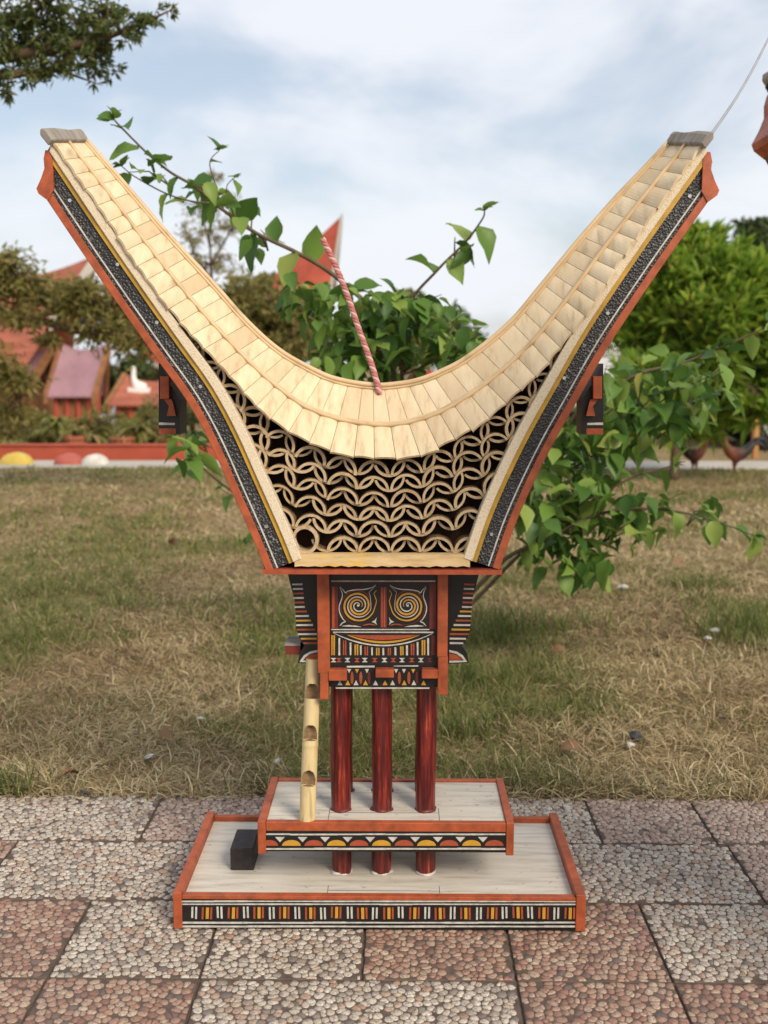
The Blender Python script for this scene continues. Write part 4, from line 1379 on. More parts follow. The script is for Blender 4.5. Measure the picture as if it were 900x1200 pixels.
def dry_leaf(px, py, size, label, seed):
    c = on_ground(px, py, 0)
    rr = random.Random(seed)
    mb = MB()
    n = 7
    for i in range(n):
        u = i / (n - 1)
        w = math.sin(math.pi * min(u * 1.05, 1)) ** 0.8 * 0.36 * size
        zc = 0.25 * size * math.sin(u * 2.6)
        mb.v += [(-w, u * size, zc + w * 0.7), (0, u * size, zc), (w, u * size, zc + w * 0.5)]
    for i in range(n - 1):
        p, q = 3 * i, 3 * i + 3
        mb.f += [(p, p + 1, q + 1, q), (p + 1, p + 2, q + 2, q + 1)]
    o = mb.build('fallen_leaf', 'dry_leaf', smooth=True)
    o.location = (c.x, c.y, 0.014)
    o.rotation_euler = (rr.uniform(-.2, .5), rr.uniform(-.5, .5), rr.uniform(0, 6))
    tag(o, label, 'leaf', 'fallen dry leaves on the lawn')
dry_leaf(655, 885, 0.055, 'curled brown leaf standing in straw right behind the platform', 1)
dry_leaf(792, 668, 0.07, 'brown leaf lying below the long right branch of the shrub', 2)
dry_leaf(95, 915, 0.05, 'flat brown leaf near the tiles on the left lawn', 3)
dry_leaf(205, 868, 0.05, 'small brown leaf half buried in straw left of the ladder', 4)
dry_leaf(645, 775, 0.06, 'curled tan leaf in green grass right of the model', 5)
dry_leaf(205, 643, 0.07, 'tan leaf far out on the dry lawn left of the model', 6)

# ================================================================== LEAFY SHRUB BEHIND THE MODEL
def shrub_leaf_mesh(k):
    """ovate pointed leaf folded on its midrib, curling at the tip; 1 m long along +Y"""
    mb = MB()
    st = [(0.0, 0.02), (0.10, 0.17), (0.28, 0.31), (0.5, 0.315), (0.72, 0.20), (0.9, 0.07), (1.0, 0.0)]
    for i, (u, w) in enumerate(st):
        z = -(0.20 + 0.10 * k) * u * u
        fold = 0.32 + 0.12 * k
        wav = 0.03 * math.sin(i * 2.2 + k)
        mb.v += [(-w, u, z + w * fold + wav), (0, u, z), (w, u, z + w * fold - wav)]
    for i in range(len(st) - 1):
        p, q = 3 * i, 3 * i + 3
        mb.f += [(p, p + 1, q + 1, q), (p + 1, p + 2, q + 2, q + 1)]
    return mb
leaf_mb = [shrub_leaf_mesh(k) for k in range(3)]
leaf_me = [m.mesh('leaf', 'shrub_leaf', smooth=True) for m in leaf_mb]
YSH = 1.62
root = on_ground(486, 775, 0)
shrub = thing('leafy_shrub', 'leafy green shrub with long arching branches behind the miniature house', 'shrub', (root.x, root.y, 0))
leaf_list = []           # (matrix, size)
def leaf_matrix(p, direction, size, roll):
    d = direction.normalized()
    zax = Vector((0, 0, 1)) - d * d.z
    if zax.length < 0.2: zax = Vector((0, -1, 0)) - d * (-d.y)
    zax.normalize()
    xax = d.cross(zax)
    m = Matrix((xax, d, zax)).transposed().to_4x4()
    return Matrix.Translation(p) @ m @ Matrix.Rotation(roll, 4, 'Y') @ Matrix.Diagonal((size, size, size, 1))
def add_leaf(p, direction, size, roll=None):
    leaf_list.append((leaf_matrix(Vector(p), Vector(direction), size, random.gauss(0, 0.5) if roll is None else roll), size))
def leaves_along(P, i0, step, size, droop=0.7):
    acc = 0
    flip = 1
    for i in range(i0, len(P)):
        acc += (P[i] - P[i - 1]).length
        if acc > step:
            acc = 0
            t = (P[i] - P[i - 1]).normalized()
            flip = -flip
            sd = t.cross(Vector((0, 1, 0))).normalized() * flip
            d = t * random.uniform(0.1, 0.6) + sd * random.uniform(0.4, 1) + Vector((0, random.uniform(-0.7, 0.5), -droop * random.uniform(0.3, 1.4)))
            add_leaf(P[i], d, size * random.uniform(0.65, 1.2))
def tip_leaves(p, t, size):
    for k in range(5):
        a = 2 * math.pi * k / 5 + random.random()
        d = t * 0.7 + Vector((math.cos(a), 0.6 * math.sin(a), 0.5 * math.sin(a + 1)))
        add_leaf(p, d, size * random.uniform(0.55, 0.85))
def stem(pts, r0, r1, ys=None, step=0.075, size=0.085, start=0.0, tip=True):
    W_ = [at(x, y, (YSH if ys is None else ys[i] if hasattr(ys, '__len__') else ys)) for i, (x, y) in enumerate(pts)]
    P = catmull(W_, 8)
    n = len(P)
    MB().tube(P, [r0 + (r1 - r0) * i / (n - 1) for i in range(n)], 7).build('branch', 'stem_green', shrub, smooth=True)
    leaves_along(P, max(1, int(start * n)), step, size)
    if tip: tip_leaves(P[-1], (P[-1] - P[-2]).normalized(), size * 0.6)
    return P
yr = root.y
gnd = (486, 775)
stem([gnd, (476, 640), (470, 520), (455, 400), (442, 369), (417, 344), (382, 316), (346, 295), (300, 273), (260, 245), (227, 218), (200, 202), (173, 180), (140, 147), (133, 139)], 0.010, 0.0020, [yr, 1.72, 1.68, 1.6, 1.6, 1.58, 1.55, 1.5, 1.46, 1.42, 1.4, 1.38, 1.36, 1.34, 1.33], 0.060, 0.098, 0.42)
stem([(245, 238), (225, 236), (200, 229), (177, 218), (155, 205), (143, 195)], 0.003, 0.0015, 1.40, 0.055, 0.085)
stem([(260, 245), (252, 215), (246, 190), (258, 175)], 0.0025, 0.0012, 1.42, 0.04, 0.06)
stem([(275, 255), (268, 235), (266, 218), (275, 208)], 0.0022, 0.0012, 1.43, 0.035, 0.055)
stem([gnd, (490, 620), (478, 500), (470, 420), (478, 359), (513, 316), (545, 284), (565, 257), (568, 247)], 0.008, 0.0018, [yr, 1.7, 1.66, 1.6, 1.56, 1.52, 1.5, 1.48, 1.47], 0.055, 0.098, 0.50)
stem([gnd, (530, 720), (575, 672), (600, 650), (650, 627), (700, 603), (760, 596), (820, 605), (885, 628)], 0.010, 0.0018, [yr, 1.70, 1.6, 1.58, 1.52, 1.5, 1.5, 1.48, 1.46], 0.055, 0.082, 0.36)
stem([gnd, (550, 680), (620, 580), (680, 480), (747, 439), (795, 427), (850, 405), (905, 380)], 0.011, 0.0018, [yr, 1.75, 1.72, 1.7, 1.66, 1.65, 1.62, 1.6], 0.06, 0.085, 0.40)
stem([gnd, (560, 700), (620, 640), (690, 590), (740, 560), (790, 545)], 0.008, 0.002, [yr, 1.7, 1.66, 1.62, 1.6, 1.6], 0.045, 0.08, 0.4)
stem([gnd, (570, 640), (610, 560), (640, 510), (690, 480)], 0.008, 0.002, [yr, 1.72, 1.72, 1.72, 1.7], 0.045, 0.08, 0.4)
stem([gnd, (420, 660), (330, 600), (280, 580), (240, 550), (215, 520), (205, 512)], 0.007, 0.0016, [yr, 1.7, 1.62, 1.58, 1.5, 1.46, 1.45], 0.07, 0.085, 0.66)
stem([(330, 600), (300, 590), (285, 585), (270, 580), (258, 572)], 0.003, 0.0012, 1.6, 0.04, 0.05, 0.3)
stem([(350, 620), (310, 625), (292, 628), (284, 634)], 0.003, 0.0012, 1.6, 0.05, 0.06, 0.3)
stem([(470, 430), (440, 410), (410, 395), (380, 385), (360, 372)], 0.004, 0.0014, [1.6, 1.6, 1.6, 1.58, 1.56], 0.035, 0.08)
stem([(470, 440), (505, 425), (535, 405), (560, 398)], 0.004, 0.0014, [1.6, 1.58, 1.56, 1.55], 0.035, 0.08)
# filler growth: cluster of twigs round a point
def cluster(px, py, rad, Y, n, size):
    c0 = at(px, py, Y)
    k = (Y + CAM_D) / F_PX
    for _ in range(n):
        a, rr = random.uniform(0, 6.28), rad * math.sqrt(random.random())
        p = at(px + rr * math.cos(a), py + rr * math.sin(a) * 0.85, Y + random.uniform(-0.16, 0.22))
        d = Vector((random.gauss(0, 0.8), random.gauss(-0.35, 0.6), random.gauss(-0.45, 0.55)))
        add_leaf(p, d, size * random.uniform(0.55, 1.2))
    mb = MB()
    for _ in range(max(2, n // 12)):
        q = c0 + Vector((random.gauss(0, rad * k * .5), random.gauss(0, .08), random.gauss(0, rad * k * .45)))
        s = c0 + Vector((-rad * k * 0.8 if px > 480 else rad * k * 0.8, 0.05, -rad * k * 0.8))
        mb.tube([s, s.lerp(q, 0.5) + Vector((0, 0, 0.02)), q], [0.003, 0.002, 0.0012], 5)
    o = mb.build('twig_spray', 'stem_green', shrub)
    tag(o, kind='stuff')
for a in ((640, 560, 52, 1.66, 62, 0.075), (690, 600, 55, 1.62, 60, 0.08), (655, 515, 38, 1.72, 42, 0.07), (705, 520, 42, 1.70, 44, 0.08), (745, 605, 42, 1.6, 40, 0.08), (650, 640, 40, 1.58, 34, 0.085), (700, 655, 28, 1.56, 18, 0.085),
          (735, 462, 46, 1.72, 46, 0.085), (790, 455, 50, 1.68, 44, 0.085), (845, 440, 42, 1.66, 26, 0.08), (725, 500, 40, 1.70, 30, 0.08), (800, 490, 32, 1.7, 16, 0.08),
          (395, 405, 34, 1.6, 44, 0.08), (445, 405, 38, 1.62, 46, 0.08), (500, 410, 36, 1.6, 42, 0.08), (545, 405, 18, 1.58, 12, 0.075), (430, 440, 40, 1.64, 40, 0.08), (375, 372, 20, 1.58, 10, 0.07), (490, 380, 24, 1.56, 14, 0.08),
          (215, 535, 22, 1.47, 9, 0.085), (360, 350, 22, 1.57, 16, 0.08), (425, 350, 24, 1.58, 20, 0.075), (465, 350, 20, 1.58, 14, 0.07), (500, 355, 22, 1.58, 14, 0.075), (540, 380, 18, 1.58, 12, 0.07), (385, 340, 16, 1.56, 10, 0.07), (400, 365, 30, 1.6, 26, 0.08), (455, 375, 30, 1.6, 24, 0.08), (520, 375, 26, 1.58, 18, 0.08), (555, 410, 18, 1.6, 14, 0.07), (340, 330, 14, 1.52, 6, 0.07), (230, 225, 24, 1.40, 10, 0.07), (175, 195, 22, 1.38, 8, 0.065), (275, 250, 20, 1.44, 8, 0.065), (300, 280, 14, 1.48, 6, 0.07), (545, 290, 14, 1.5, 5, 0.07), (620, 605, 34, 1.6, 26, 0.085), (670, 575, 60, 1.74, 50, 0.08), (600, 600, 24, 1.66, 18, 0.08), (775, 470, 50, 1.74, 30, 0.085), (830, 600, 24, 1.5, 10, 0.07), (228, 520, 14, 1.48, 6, 0.07)):
    cluster(*a)
leaf_list.sort(key=lambda q: -q[1])
for i, (m, s) in enumerate(leaf_list[:300]):
    o = bpy.data.objects.new('leaf', leaf_me[i % 3])
    C.objects.link(o)
    o.parent = shrub
    o.matrix_parent_inverse = Matrix.Translation(shrub.location).inverted()
    o.matrix_basis = m
if leaf_list[300:]:
    arr, tn = [], []
    for i, (m, s) in enumerate(leaf_list[300:]):
        M = np.array(m)
        v = np.array(leaf_mb[i % 3].v)
        arr.append(v @ M[:3, :3].T + M[:3, 3])
    o = link('small_leaves', np_mesh('small_leaves', np.array(arr), leaf_mb[0].f, rng.random(len(arr)), 'shrub_leaf_mass'), shrub)
    tag(o, kind='stuff')

# ================================================================== TREES
def tree(name, label, base, limbs, trunk_r, puffs, n_leaf, lsize, lwid, mat, group, twig=0.6, upright=0.0, flat=0.7, spray=14):
    """limbs: polylines of points; puffs: (centre, radius); leaves sit on short sprays inside the puffs"""
    t = thing(name, label, 'tree', base, group)
    mb = MB()
    for L in limbs:
        P = catmull(L, 6)
        n = len(P)
        r0 = trunk_r if L is limbs[0] else trunk_r * 0.5
        mb.tube(P, [r0 * (0.05 + 0.95 * (1 - i / (n - 1)) ** 1.25) for i in range(n)], 8)
    mb.build('trunk', 'bark', t, smooth=True)
    tot = sum(r ** 2 for c, r in puffs)
    pos, ax = [], []
    tw = MB()
    limb_pts = np.array([tuple(p) for L in limbs for p in catmull(L, 4)])
    for c, r in puffs:
        m = max(3, int(n_leaf / spray * r * r / tot))
        c = np.array(c)
        q = unit(rng.normal(size=(m, 3))) * (rng.random((m, 1)) ** 0.45) * r
        q[:, 2] *= flat
        tips = c + q
        near = limb_pts[np.argmin(np.linalg.norm(limb_pts - c, axis=1))]
        for k in range(m):
            out = q[k] / max(r, 1e-6)
            d = unit((out + rng.normal(0, .45, 3) + np.array([0, 0, upright]))[None])[0]
            ln = r * twig * rng.uniform(0.4, 1.0)
            u = rng.random(spray)
            side = rng.normal(0, 0.16, (spray, 3)) * ln
            pos.append(tips[k] + d * ln * (u[:, None] - 0.5) + side)
            ax.append(d + rng.normal(0, 0.7, (spray, 3)) + np.array([0, 0, upright]))
            if k % 3 == 0:
                a = tips[k] - d * ln * 0.5
                tw.tube([near + (a - near) * 0.25, a, tips[k] + d * ln * 0.4], [lsize * 0.16, lsize * 0.10, lsize * 0.04], 4, cap=False)
    o = tw.build('twigs', 'bark', t); tag(o, kind='stuff')
    pos, ax = np.concatenate(pos), np.concatenate(ax)
    V = leaf_pieces(pos, ax, lsize, lwid, 0.15)
    tint = np.clip(rng.normal(0.5, 0.25, len(pos)), 0, 1)
    o = link('crown', np_mesh('crown', V, LEAF_F, tint, mat, smooth=False), t)
    return t
def G(x, y):
    return float(ground_z(np.array([x]), np.array([y]))[0])
def puffs_at(Y, lst):
    k = (Y + CAM_D) / F_PX
    return [(tuple(at(x, y, Y + random.uniform(-1, 1) * r * k)), r * k) for x, y, r in lst]

# fine-leaved tree whose bough hangs in from the upper left
Y1 = 2.9
b1 = Vector((at(-420, 600, Y1).x, Y1, 0))
tree('fine_leaved_tree', 'fine-leaved tree whose dark bough reaches into the open sky', b1,
     [[b1, b1 + Vector((0.1, 0, 1.2)), at(-330, 150, Y1), at(-200, 60, Y1), at(-60, 72, Y1), at(40, 62, Y1), at(110, 48, Y1), at(165, 28, Y1), at(200, 12, Y1)],
      [at(-60, 72, Y1), at(0, 88, Y1), at(60, 82, Y1), at(120, 100, Y1)], [at(-60, 70, Y1), at(-10, 30, Y1), at(40, 12, Y1), at(80, -10, Y1)], [at(-200, 60, Y1), at(-100, 100, Y1), at(-20, 112, Y1), at(15, 108, Y1)]],
     0.07, puffs_at(Y1, [(10, 30, 34), (45, 55, 34), (85, 62, 32), (75, 25, 32), (112, 45, 28), (120, 72, 22), (108, 88, 14), (135, 30, 24), (158, 34, 17), (180, 20, 13), (196, 12, 8), (10, 105, 15), (-20, 60, 40), (45, 5, 30), (120, 8, 24), (-60, 40, 60), (-110, 90, 50), (28, 88, 18), (60, 88, 14)]),
     9000, 0.036, 0.012, 'fine_leaf', 'trees round the lawn', twig=0.55, flat=0.8)

# spreading olive tree on the left
Y2 = 6.2
b2 = Vector((at(-260, 560, Y2).x, Y2, 0))
tree('spreading_tree', 'spreading olive-brown tree with flat feathery layers before the red roofs', b2,
     [[b2, at(-230, 430, Y2), at(-150, 350, Y2), at(-20, 360, Y2), at(80, 385, Y2), at(170, 410, Y2), at(240, 425, Y2)],
      [at(-150, 350, Y2), at(-40, 320, Y2), at(60, 330, Y2), at(140, 345, Y2)], [at(-20, 360, Y2), at(-10, 420, Y2), at(30, 450, Y2)]],
     0.09, puffs_at(Y2, [(20, 325, 34), (60, 350, 34), (100, 355, 34), (140, 360, 32), (170, 375, 30), (120, 385, 34), (170, 400, 30), (210, 405, 28), (235, 415, 22), (90, 335, 22), (150, 340, 20), (5, 305, 22), (30, 370, 22), (-20, 340, 40), (20, 445, 26), (-10, 425, 24), (250, 395, 30), (55, 400, 14), (-90, 360, 70), (10, 480, 22)]),
     15000, 0.070, 0.020, 'olive_leaf', 'trees round the lawn', twig=1.3, flat=0.45, spray=22)
Y3 = 9.6
b3 = Vector((at(330, 520, Y3).x, Y3, G(at(330, 520, Y3).x, Y3)))
tree('rounded_bush_tree', 'rounded brownish green tree showing between the roof arms', b3,
     [[b3, b3 + Vector((0, 0, 0.8)), at(325, 410, Y3), at(320, 360, Y3)], [at(325, 430, Y3), at(290, 390, Y3), at(275, 370, Y3)]],
     0.07, puffs_at(Y3, [(320, 370, 40), (285, 350, 30), (350, 365, 30), (300, 400, 36), (345, 405, 36), (265, 375, 26), (375, 390, 28), (240, 350, 22), (310, 335, 18)]),
     7000, 0.10, 0.035, 'olive_leaf', 'trees round the lawn', twig=0.7)
Y4 = 11.0
b4 = Vector((at(252, 520, Y4).x, Y4, G(at(252, 520, Y4).x, Y4)))
tree('wispy_tree', 'thin wispy tree with sparse tiny leaves against the clouds', b4,
     [[b4, at(252, 420, Y4), at(248, 330, Y4), at(246, 260, Y4), at(250, 195, Y4)], [at(248, 330, Y4), at(225, 290, Y4), at(215, 262, Y4)], [at(247, 310, Y4), at(270, 270, Y4), at(278, 240, Y4)], [at(247, 290, Y4), at(236, 250, Y4), at(232, 225, Y4)]],
     0.04, puffs_at(Y4, [(250, 212, 15), (238, 240, 20), (265, 238, 18), (225, 275, 20), (275, 270, 18), (250, 270, 24), (240, 310, 22), (270, 305, 18), (222, 300, 14)]),
     1500, 0.065, 0.018, 'olive_leaf', 'trees round the lawn', twig=0.9)
# dense lime tree on the right
b5 = on_ground(790, 562); Y5 = b5.y
tree('lime_green_tree', 'dense lime-green young tree with slim trunk beyond the lawn', b5,
     [[b5, at(791, 520, Y5), at(790, 470, Y5), at(792, 400, Y5), at(800, 320, Y5)], [at(790, 480, Y5), at(760, 440, Y5), at(750, 390, Y5)], [at(791, 470, Y5), at(830, 430, Y5), at(850, 370, Y5)], [at(791, 450, Y5), at(880, 420, Y5)]],
     0.045, puffs_at(Y5, [(800, 300, 32), (825, 290, 24), (775, 325, 36), (835, 325, 40), (875, 330, 38), (760, 365, 34), (805, 365, 45), (855, 375, 48), (895, 380, 40), (745, 400, 28), (790, 410, 45), (835, 425, 48), (880, 430, 45), (755, 445, 36), (800, 460, 42), (850, 475, 40), (890, 480, 34), (770, 490, 30), (820, 500, 26), (915, 420, 40), (735, 480, 28), (930, 350, 40), (860, 300, 18)]),
     15000, 0.16, 0.040, 'lime_leaf', 'trees round the lawn', twig=0.55, upright=0.55)
Y6 = 16.0
b6 = Vector((at(885, 500, Y6).x, Y6, G(at(885, 500, Y6).x, Y6)))
tree('dark_tree', 'dark green round tree standing behind the lime-green one', b6,
     [[b6, at(885, 420, Y6), at(888, 330, Y6)], [at(886, 380, Y6), at(915, 320, Y6)]],
     0.16, puffs_at(Y6, [(885, 275, 24), (905, 285, 34), (870, 300, 26), (930, 300, 50), (890, 330, 40), (920, 360, 50), (860, 350, 30)]),
     9000, 0.18, 0.08, 'dark_leaf', 'trees round the lawn', twig=0.5)
# lower growth that closes the view behind the shrub
for i, (px, py, Y, rr, mt, lb) in enumerate(((108, 446, 36, 20, 'dark_leaf', 'far dark tree behind the mauve barn'), (152, 440, 40, 24, 'dark_leaf', 'far dark tree behind the white statue'), (200, 445, 34, 24, 'olive_leaf', 'far olive tree beside the left roof arm'), (470, 372, 13, 26, 'olive_leaf', 'feathery olive tree rising behind the middle of the saddle roof'),
                                  (520, 385, 15, 24, 'dark_leaf', 'dark low tree far behind the saddle roof on its right'),
                                  (640, 470, 12.5, 42, 'dark_leaf', 'dark round tree behind the right roof arm'),
                                  (735, 455, 14, 40, 'dark_leaf', 'dark low tree between right roof arm and lime-green tree'))):
    g = Vector((at(px, 520, Y).x, Y, G(at(px, 520, Y).x, Y)))
    tree('background_tree', lb, g, [[g, at(px, 470, Y), at(px + 3, py, Y)], [at(px, 470, Y), at(px - rr * .6, py + 10, Y)]], 0.07,
         puffs_at(Y, [(px, py, rr), (px - rr, py + rr * .8, rr), (px + rr, py + rr * .7, rr), (px, py + rr * 1.3, rr * 1.2), (px + rr * .5, py - rr * .6, rr * .6)]),
         4200, 0.12 * max(1, Y / 16), 0.05 * max(1, Y / 16), mt, 'trees round the lawn', twig=0.7)

# ================================================================== WALL, PAINTED STONES, POTS
YW = 9.05
wl_, wr_ = at(-500, 520, YW).x, at(262, 520, YW).x
wt = at(100, 521, YW).z
wall = thing('garden_wall', 'long low red wall behind the concrete path', 'wall', ((wl_ + wr_) / 2, YW, 0))
MB().box(wl_, wr_, YW, YW + 0.14, -0.06, wt - 0.02).build('wall_body', 'wall_red', wall, bevel=0.01)
MB().box(wl_ - 0.01, wr_ + 0.01, YW - 0.015, YW + 0.155, wt - 0.019, wt).build('wall_coping', 'wall_red', wall, bevel=0.008)
def half_disc(px0, px1, pyt, pyb, mat, label):
    Y = 8.56
    a, b = at(px0, pyb, Y), at(px1, pyt, Y)
    cx, rx, h = (a.x + b.x) / 2, (b.x - a.x) / 2, b.z - 0.007
    mb = MB()
    n, d = 14, 0.09
    for y, k in ((Y - d, 0.9), (Y - d * 0.6, 1.0), (Y + d * 0.6, 1.0), (Y + d, 0.9)):
        mb.v.append((cx, y, 0.005))
        for i in range(n + 1):
            w = math.pi * i / n
            mb.v.append((cx + rx * k * math.cos(w), y, 0.005 + h * k * math.sin(w)))
    m = n + 2
    for r_ in range(3):
        for i in range(1, n + 1):
            mb.f.append((r_ * m + i, r_ * m + i + 1, (r_ + 1) * m + i + 1, (r_ + 1) * m + i))
    for i in range(1, n + 1):
        mb.f.append((0, i + 1, i)); mb.f.append((3 * m, 3 * m + i, 3 * m + i + 1))
    o = mb.build('painted_stone', mat, smooth=True)
    tag(o, label, 'painted stone', 'painted half-round stones along the red wall')
half_disc(2, 37, 530, 549, 'stone_yellow', 'yellow painted half-round stone against the red wall')
half_disc(65, 96, 531, 545, 'stone_red', 'red painted half-round stone against the red wall')
half_disc(97, 126, 532, 546, 'stone_white', 'white speckled half-round stone against the red wall')

def pot_plant(px, py, Y, h, nl, label, mat='palm_leaf', pot=True, spread=1.0, zb=None):
    c = at(px, py, Y)
    z0 = G(c.x, Y) if zb is None else zb
    t = thing('potted_plant' if pot else 'garden_plant', label, 'plant', (c.x, Y, z0), 'plants behind the red wall')
    zr = z0
    if pot:
        MB().lathe([(0.09, 0), (0.12, 0.16), (0.135, 0.17), (0.135, 0.20), (0.11, 0.20), (0.10, 0.17)], (c.x, Y, z0)).build('pot', 'terracotta', t, smooth=False)
        zr = z0 + 0.16
    ztop = c.z
    stem_h = max(0.05, (ztop - zr) - h * 0.5)
    MB().tube([(c.x, Y, zr - 0.02), (c.x + 0.02, Y, zr + stem_h * 0.5), (c.x, Y, zr + stem_h)], [0.03, 0.025, 0.018], 7).build('stem', 'bark', t, smooth=True)
    V = []
    for i in range(nl):
        a = rng.uniform(0, 6.28); e = rng.uniform(0.3, 1.2); L = h * rng.uniform(0.7, 1.15)
        d = np.array([math.cos(a) * math.cos(e) * spread, math.sin(a) * math.cos(e) * spread, math.sin(e)])
        sd = np.array([-math.sin(a), math.cos(a), 0]) * L * 0.055
        p = [np.array([c.x, Y, zr + stem_h]) + d * L * u - np.array([0, 0, 0.75 * L * u * u]) for u in (0, .35, .7, 1)]
        V.append([p[0] - sd * .5, p[0] + sd * .5, p[1] - sd, p[1] + sd, p[2] - sd * .8, p[2] + sd * .8, p[3]])
    o = link('fronds', np_mesh('fronds', np.array(V), [(0, 1, 3, 2), (2, 3, 5, 4), (4, 5, 6)], rng.random(nl), mat), t)
pot_plant(66, 478, 9.9, 0.42, 46, 'bright yellow-green young palm behind the red wall', pot=False, zb=-0.02)
pot_plant(12, 508, 9.6, 0.30, 60, 'rounded yellow-green plant behind the yellow stone', pot=False, zb=-0.02, spread=1.4)
pot_plant(45, 492, 10.2, 0.40, 36, 'dry brown-green plant next to the young palm', 'olive_leaf', pot=False, zb=-0.02)
pot_plant(105, 488, 10.3, 0.45, 40, 'olive plant behind the red painted stone', 'olive_leaf', pot=False, zb=-0.02)
pot_plant(143, 498, 9.5, 0.22, 30, 'small potted plant behind the white speckled stone', 'olive_leaf', zb=0.0)
pot_plant(165, 480, 9.7, 0.50, 60, 'tall bushy brown plant beside the left hanging bracket', 'olive_leaf', pot=False, zb=-0.02)
pot_plant(200, 505, 9.5, 0.25, 40, 'small leafy plant under the left hanging bracket', 'palm_leaf', zb=0.0)
pot_plant(222, 490, 9.8, 0.45, 46, 'green plant behind the end of the red wall', 'dark_leaf', pot=False, zb=-0.02)
for i_, (px, py, Y, r, mt, lb) in enumerate(((20, 492, 11.0, 22, 'olive_leaf', 'dry brown bush behind the yellow stone'), (52, 500, 10.4, 20, 'olive_leaf', 'low brown bush at the foot of the young palm'), (118, 496, 10.8, 22, 'olive_leaf', 'brownish bush in front of the white-roofed kiosk'),
                                 (172, 490, 11.2, 26, 'olive_leaf', 'rust and green bush left of the hanging bracket'), (205, 478, 12.0, 26, 'dark_leaf', 'dark bush showing behind the left hanging bracket'), (150, 505, 10.2, 14, 'palm_leaf', 'small yellowish bush behind the white speckled stone'), (90, 505, 10.6, 17, 'palm_leaf', 'yellow-green low bush right of the young palm'))):
    g = Vector((at(px, 520, Y).x, Y, -0.03))
    tree('garden_bush', lb, g, [[g, g + Vector((0, 0, 0.2)), at(px, py, Y)]], 0.03, puffs_at(Y, [(px, py, r), (px - r * .8, py + r * .6, r * .8), (px + r * .8, py + r * .5, r * .8), (px, py + r, r)]), 1100, 0.085, 0.03, mt, 'plants behind the red wall', twig=0.9, upright=0.4)
pot_plant(88, 500, 9.6, 0.28, 34, 'low potted plant between the red stone and the palm', 'olive_leaf', zb=0.0)

# ================================================================== HOUSES OF THE VILLAGE
def saddle_house(name, label, Y, ridge, eave_dz, depth, roof_mat, group=None, gable=True, body_w=0.5, base_z=None, taper=0.12):
    """tall house with a boat-shaped ridge: ridge = survey points left tip .. middle .. right tip"""
    Rp = catmull([at(x, y, Y) for x, y in ridge], 8)
    n = len(Rp)
    mid = Rp[n // 2]
    z0 = G(mid.x, Y) if base_z is None else base_z
    t = thing(name, label, 'house', (mid.x, Y, z0), group)
    roof_o = None
    for s in (-1, 1):
        mb = MB()
        A, B = [], []
        for i, p in enumerate(Rp):
            u = abs(2 * i / (n - 1) - 1)
            dz = eave_dz * (1 - taper * u ** 1.5)
            dx = (0.5 - i / (n - 1)) * (Rp[-1].x - Rp[0].x) * (0.04 + 0.32 * taper) * u
            A.append(p)
            B.append(Vector((p.x + dx, p.y + s * depth * (1 - 0.55 * u ** 1.5), p.z - dz)))
        mb.strip(A, B, (0, 0, -0.12))
        o = mb.build('roof' if roof_o is None else 'roof_slope', roof_mat, t if roof_o is None else roof_o)
        roof_o = roof_o or o
        # pale verge board at each end of the slope
        for e in (0, -1):
            q = 1 if e == 0 else -2
            d = (A[e] - A[q]).normalized() * 0.10
            MB().hexa([B[e] + Vector((0, 0, -.25)), A[e] + Vector((0, 0, -.25)), A[e] + d + Vector((0, 0, -.25)), B[e] + d + Vector((0, 0, -.25)), B[e] + Vector((0, 0, .06)), A[e] + Vector((0, 0, .06)), A[e] + d + Vector((0, 0, .06)), B[e] + d + Vector((0, 0, .06))]).build('verge_board', 'concrete', roof_o)
    w = (Rp[-1].x - Rp[0].x) * body_w / 2
    zt = mid.z - eave_dz * 0.8
    hgt = zt - z0
    bw = MB().box(mid.x - w, mid.x + w, Y - depth * 0.6, Y + depth * 0.6, z0 + hgt * 0.5, zt + eave_dz * 0.4).build('wall', 'hut_wood', t)
    for k in range(3):
        x = mid.x - w * 0.6 + k * w * 0.6
        win = MB().box(x - w * 0.13, x + w * 0.13, Y - depth * 0.6 - 0.03, Y - depth * 0.6 - 0.005, z0 + hgt * 0.62, z0 + hgt * 0.85).build('window', 'black_paint', bw)
    for i in range(4):
        for s in (-1, 1):
            x = mid.x - w * 0.9 + i * w * 0.6
            MB().box(x - 0.09, x + 0.09, Y + s * depth * 0.5 - 0.09, Y + s * depth * 0.5 + 0.09, z0 - 0.1, z0 + hgt * 0.505).build('post', 'hut_wood', t)
    return t
saddle_house('saddle_roof_house', 'tall red-roofed house whose pointed ridge rises beside the pink rope', 34, [(120, 262), (175, 318), (240, 345), (310, 328), (360, 290), (399, 254)], 2.6, 2.3, 'wall_red', 'houses of the village')
saddle_house('saddle_roof_house', 'broad brick-red roofed house behind the olive-brown tree', 28, [(-330, 250), (-240, 320), (-130, 350), (-20, 335), (60, 318), (110, 300)], 3.2, 2.6, 'brick_roof', 'houses of the village', taper=0.45)
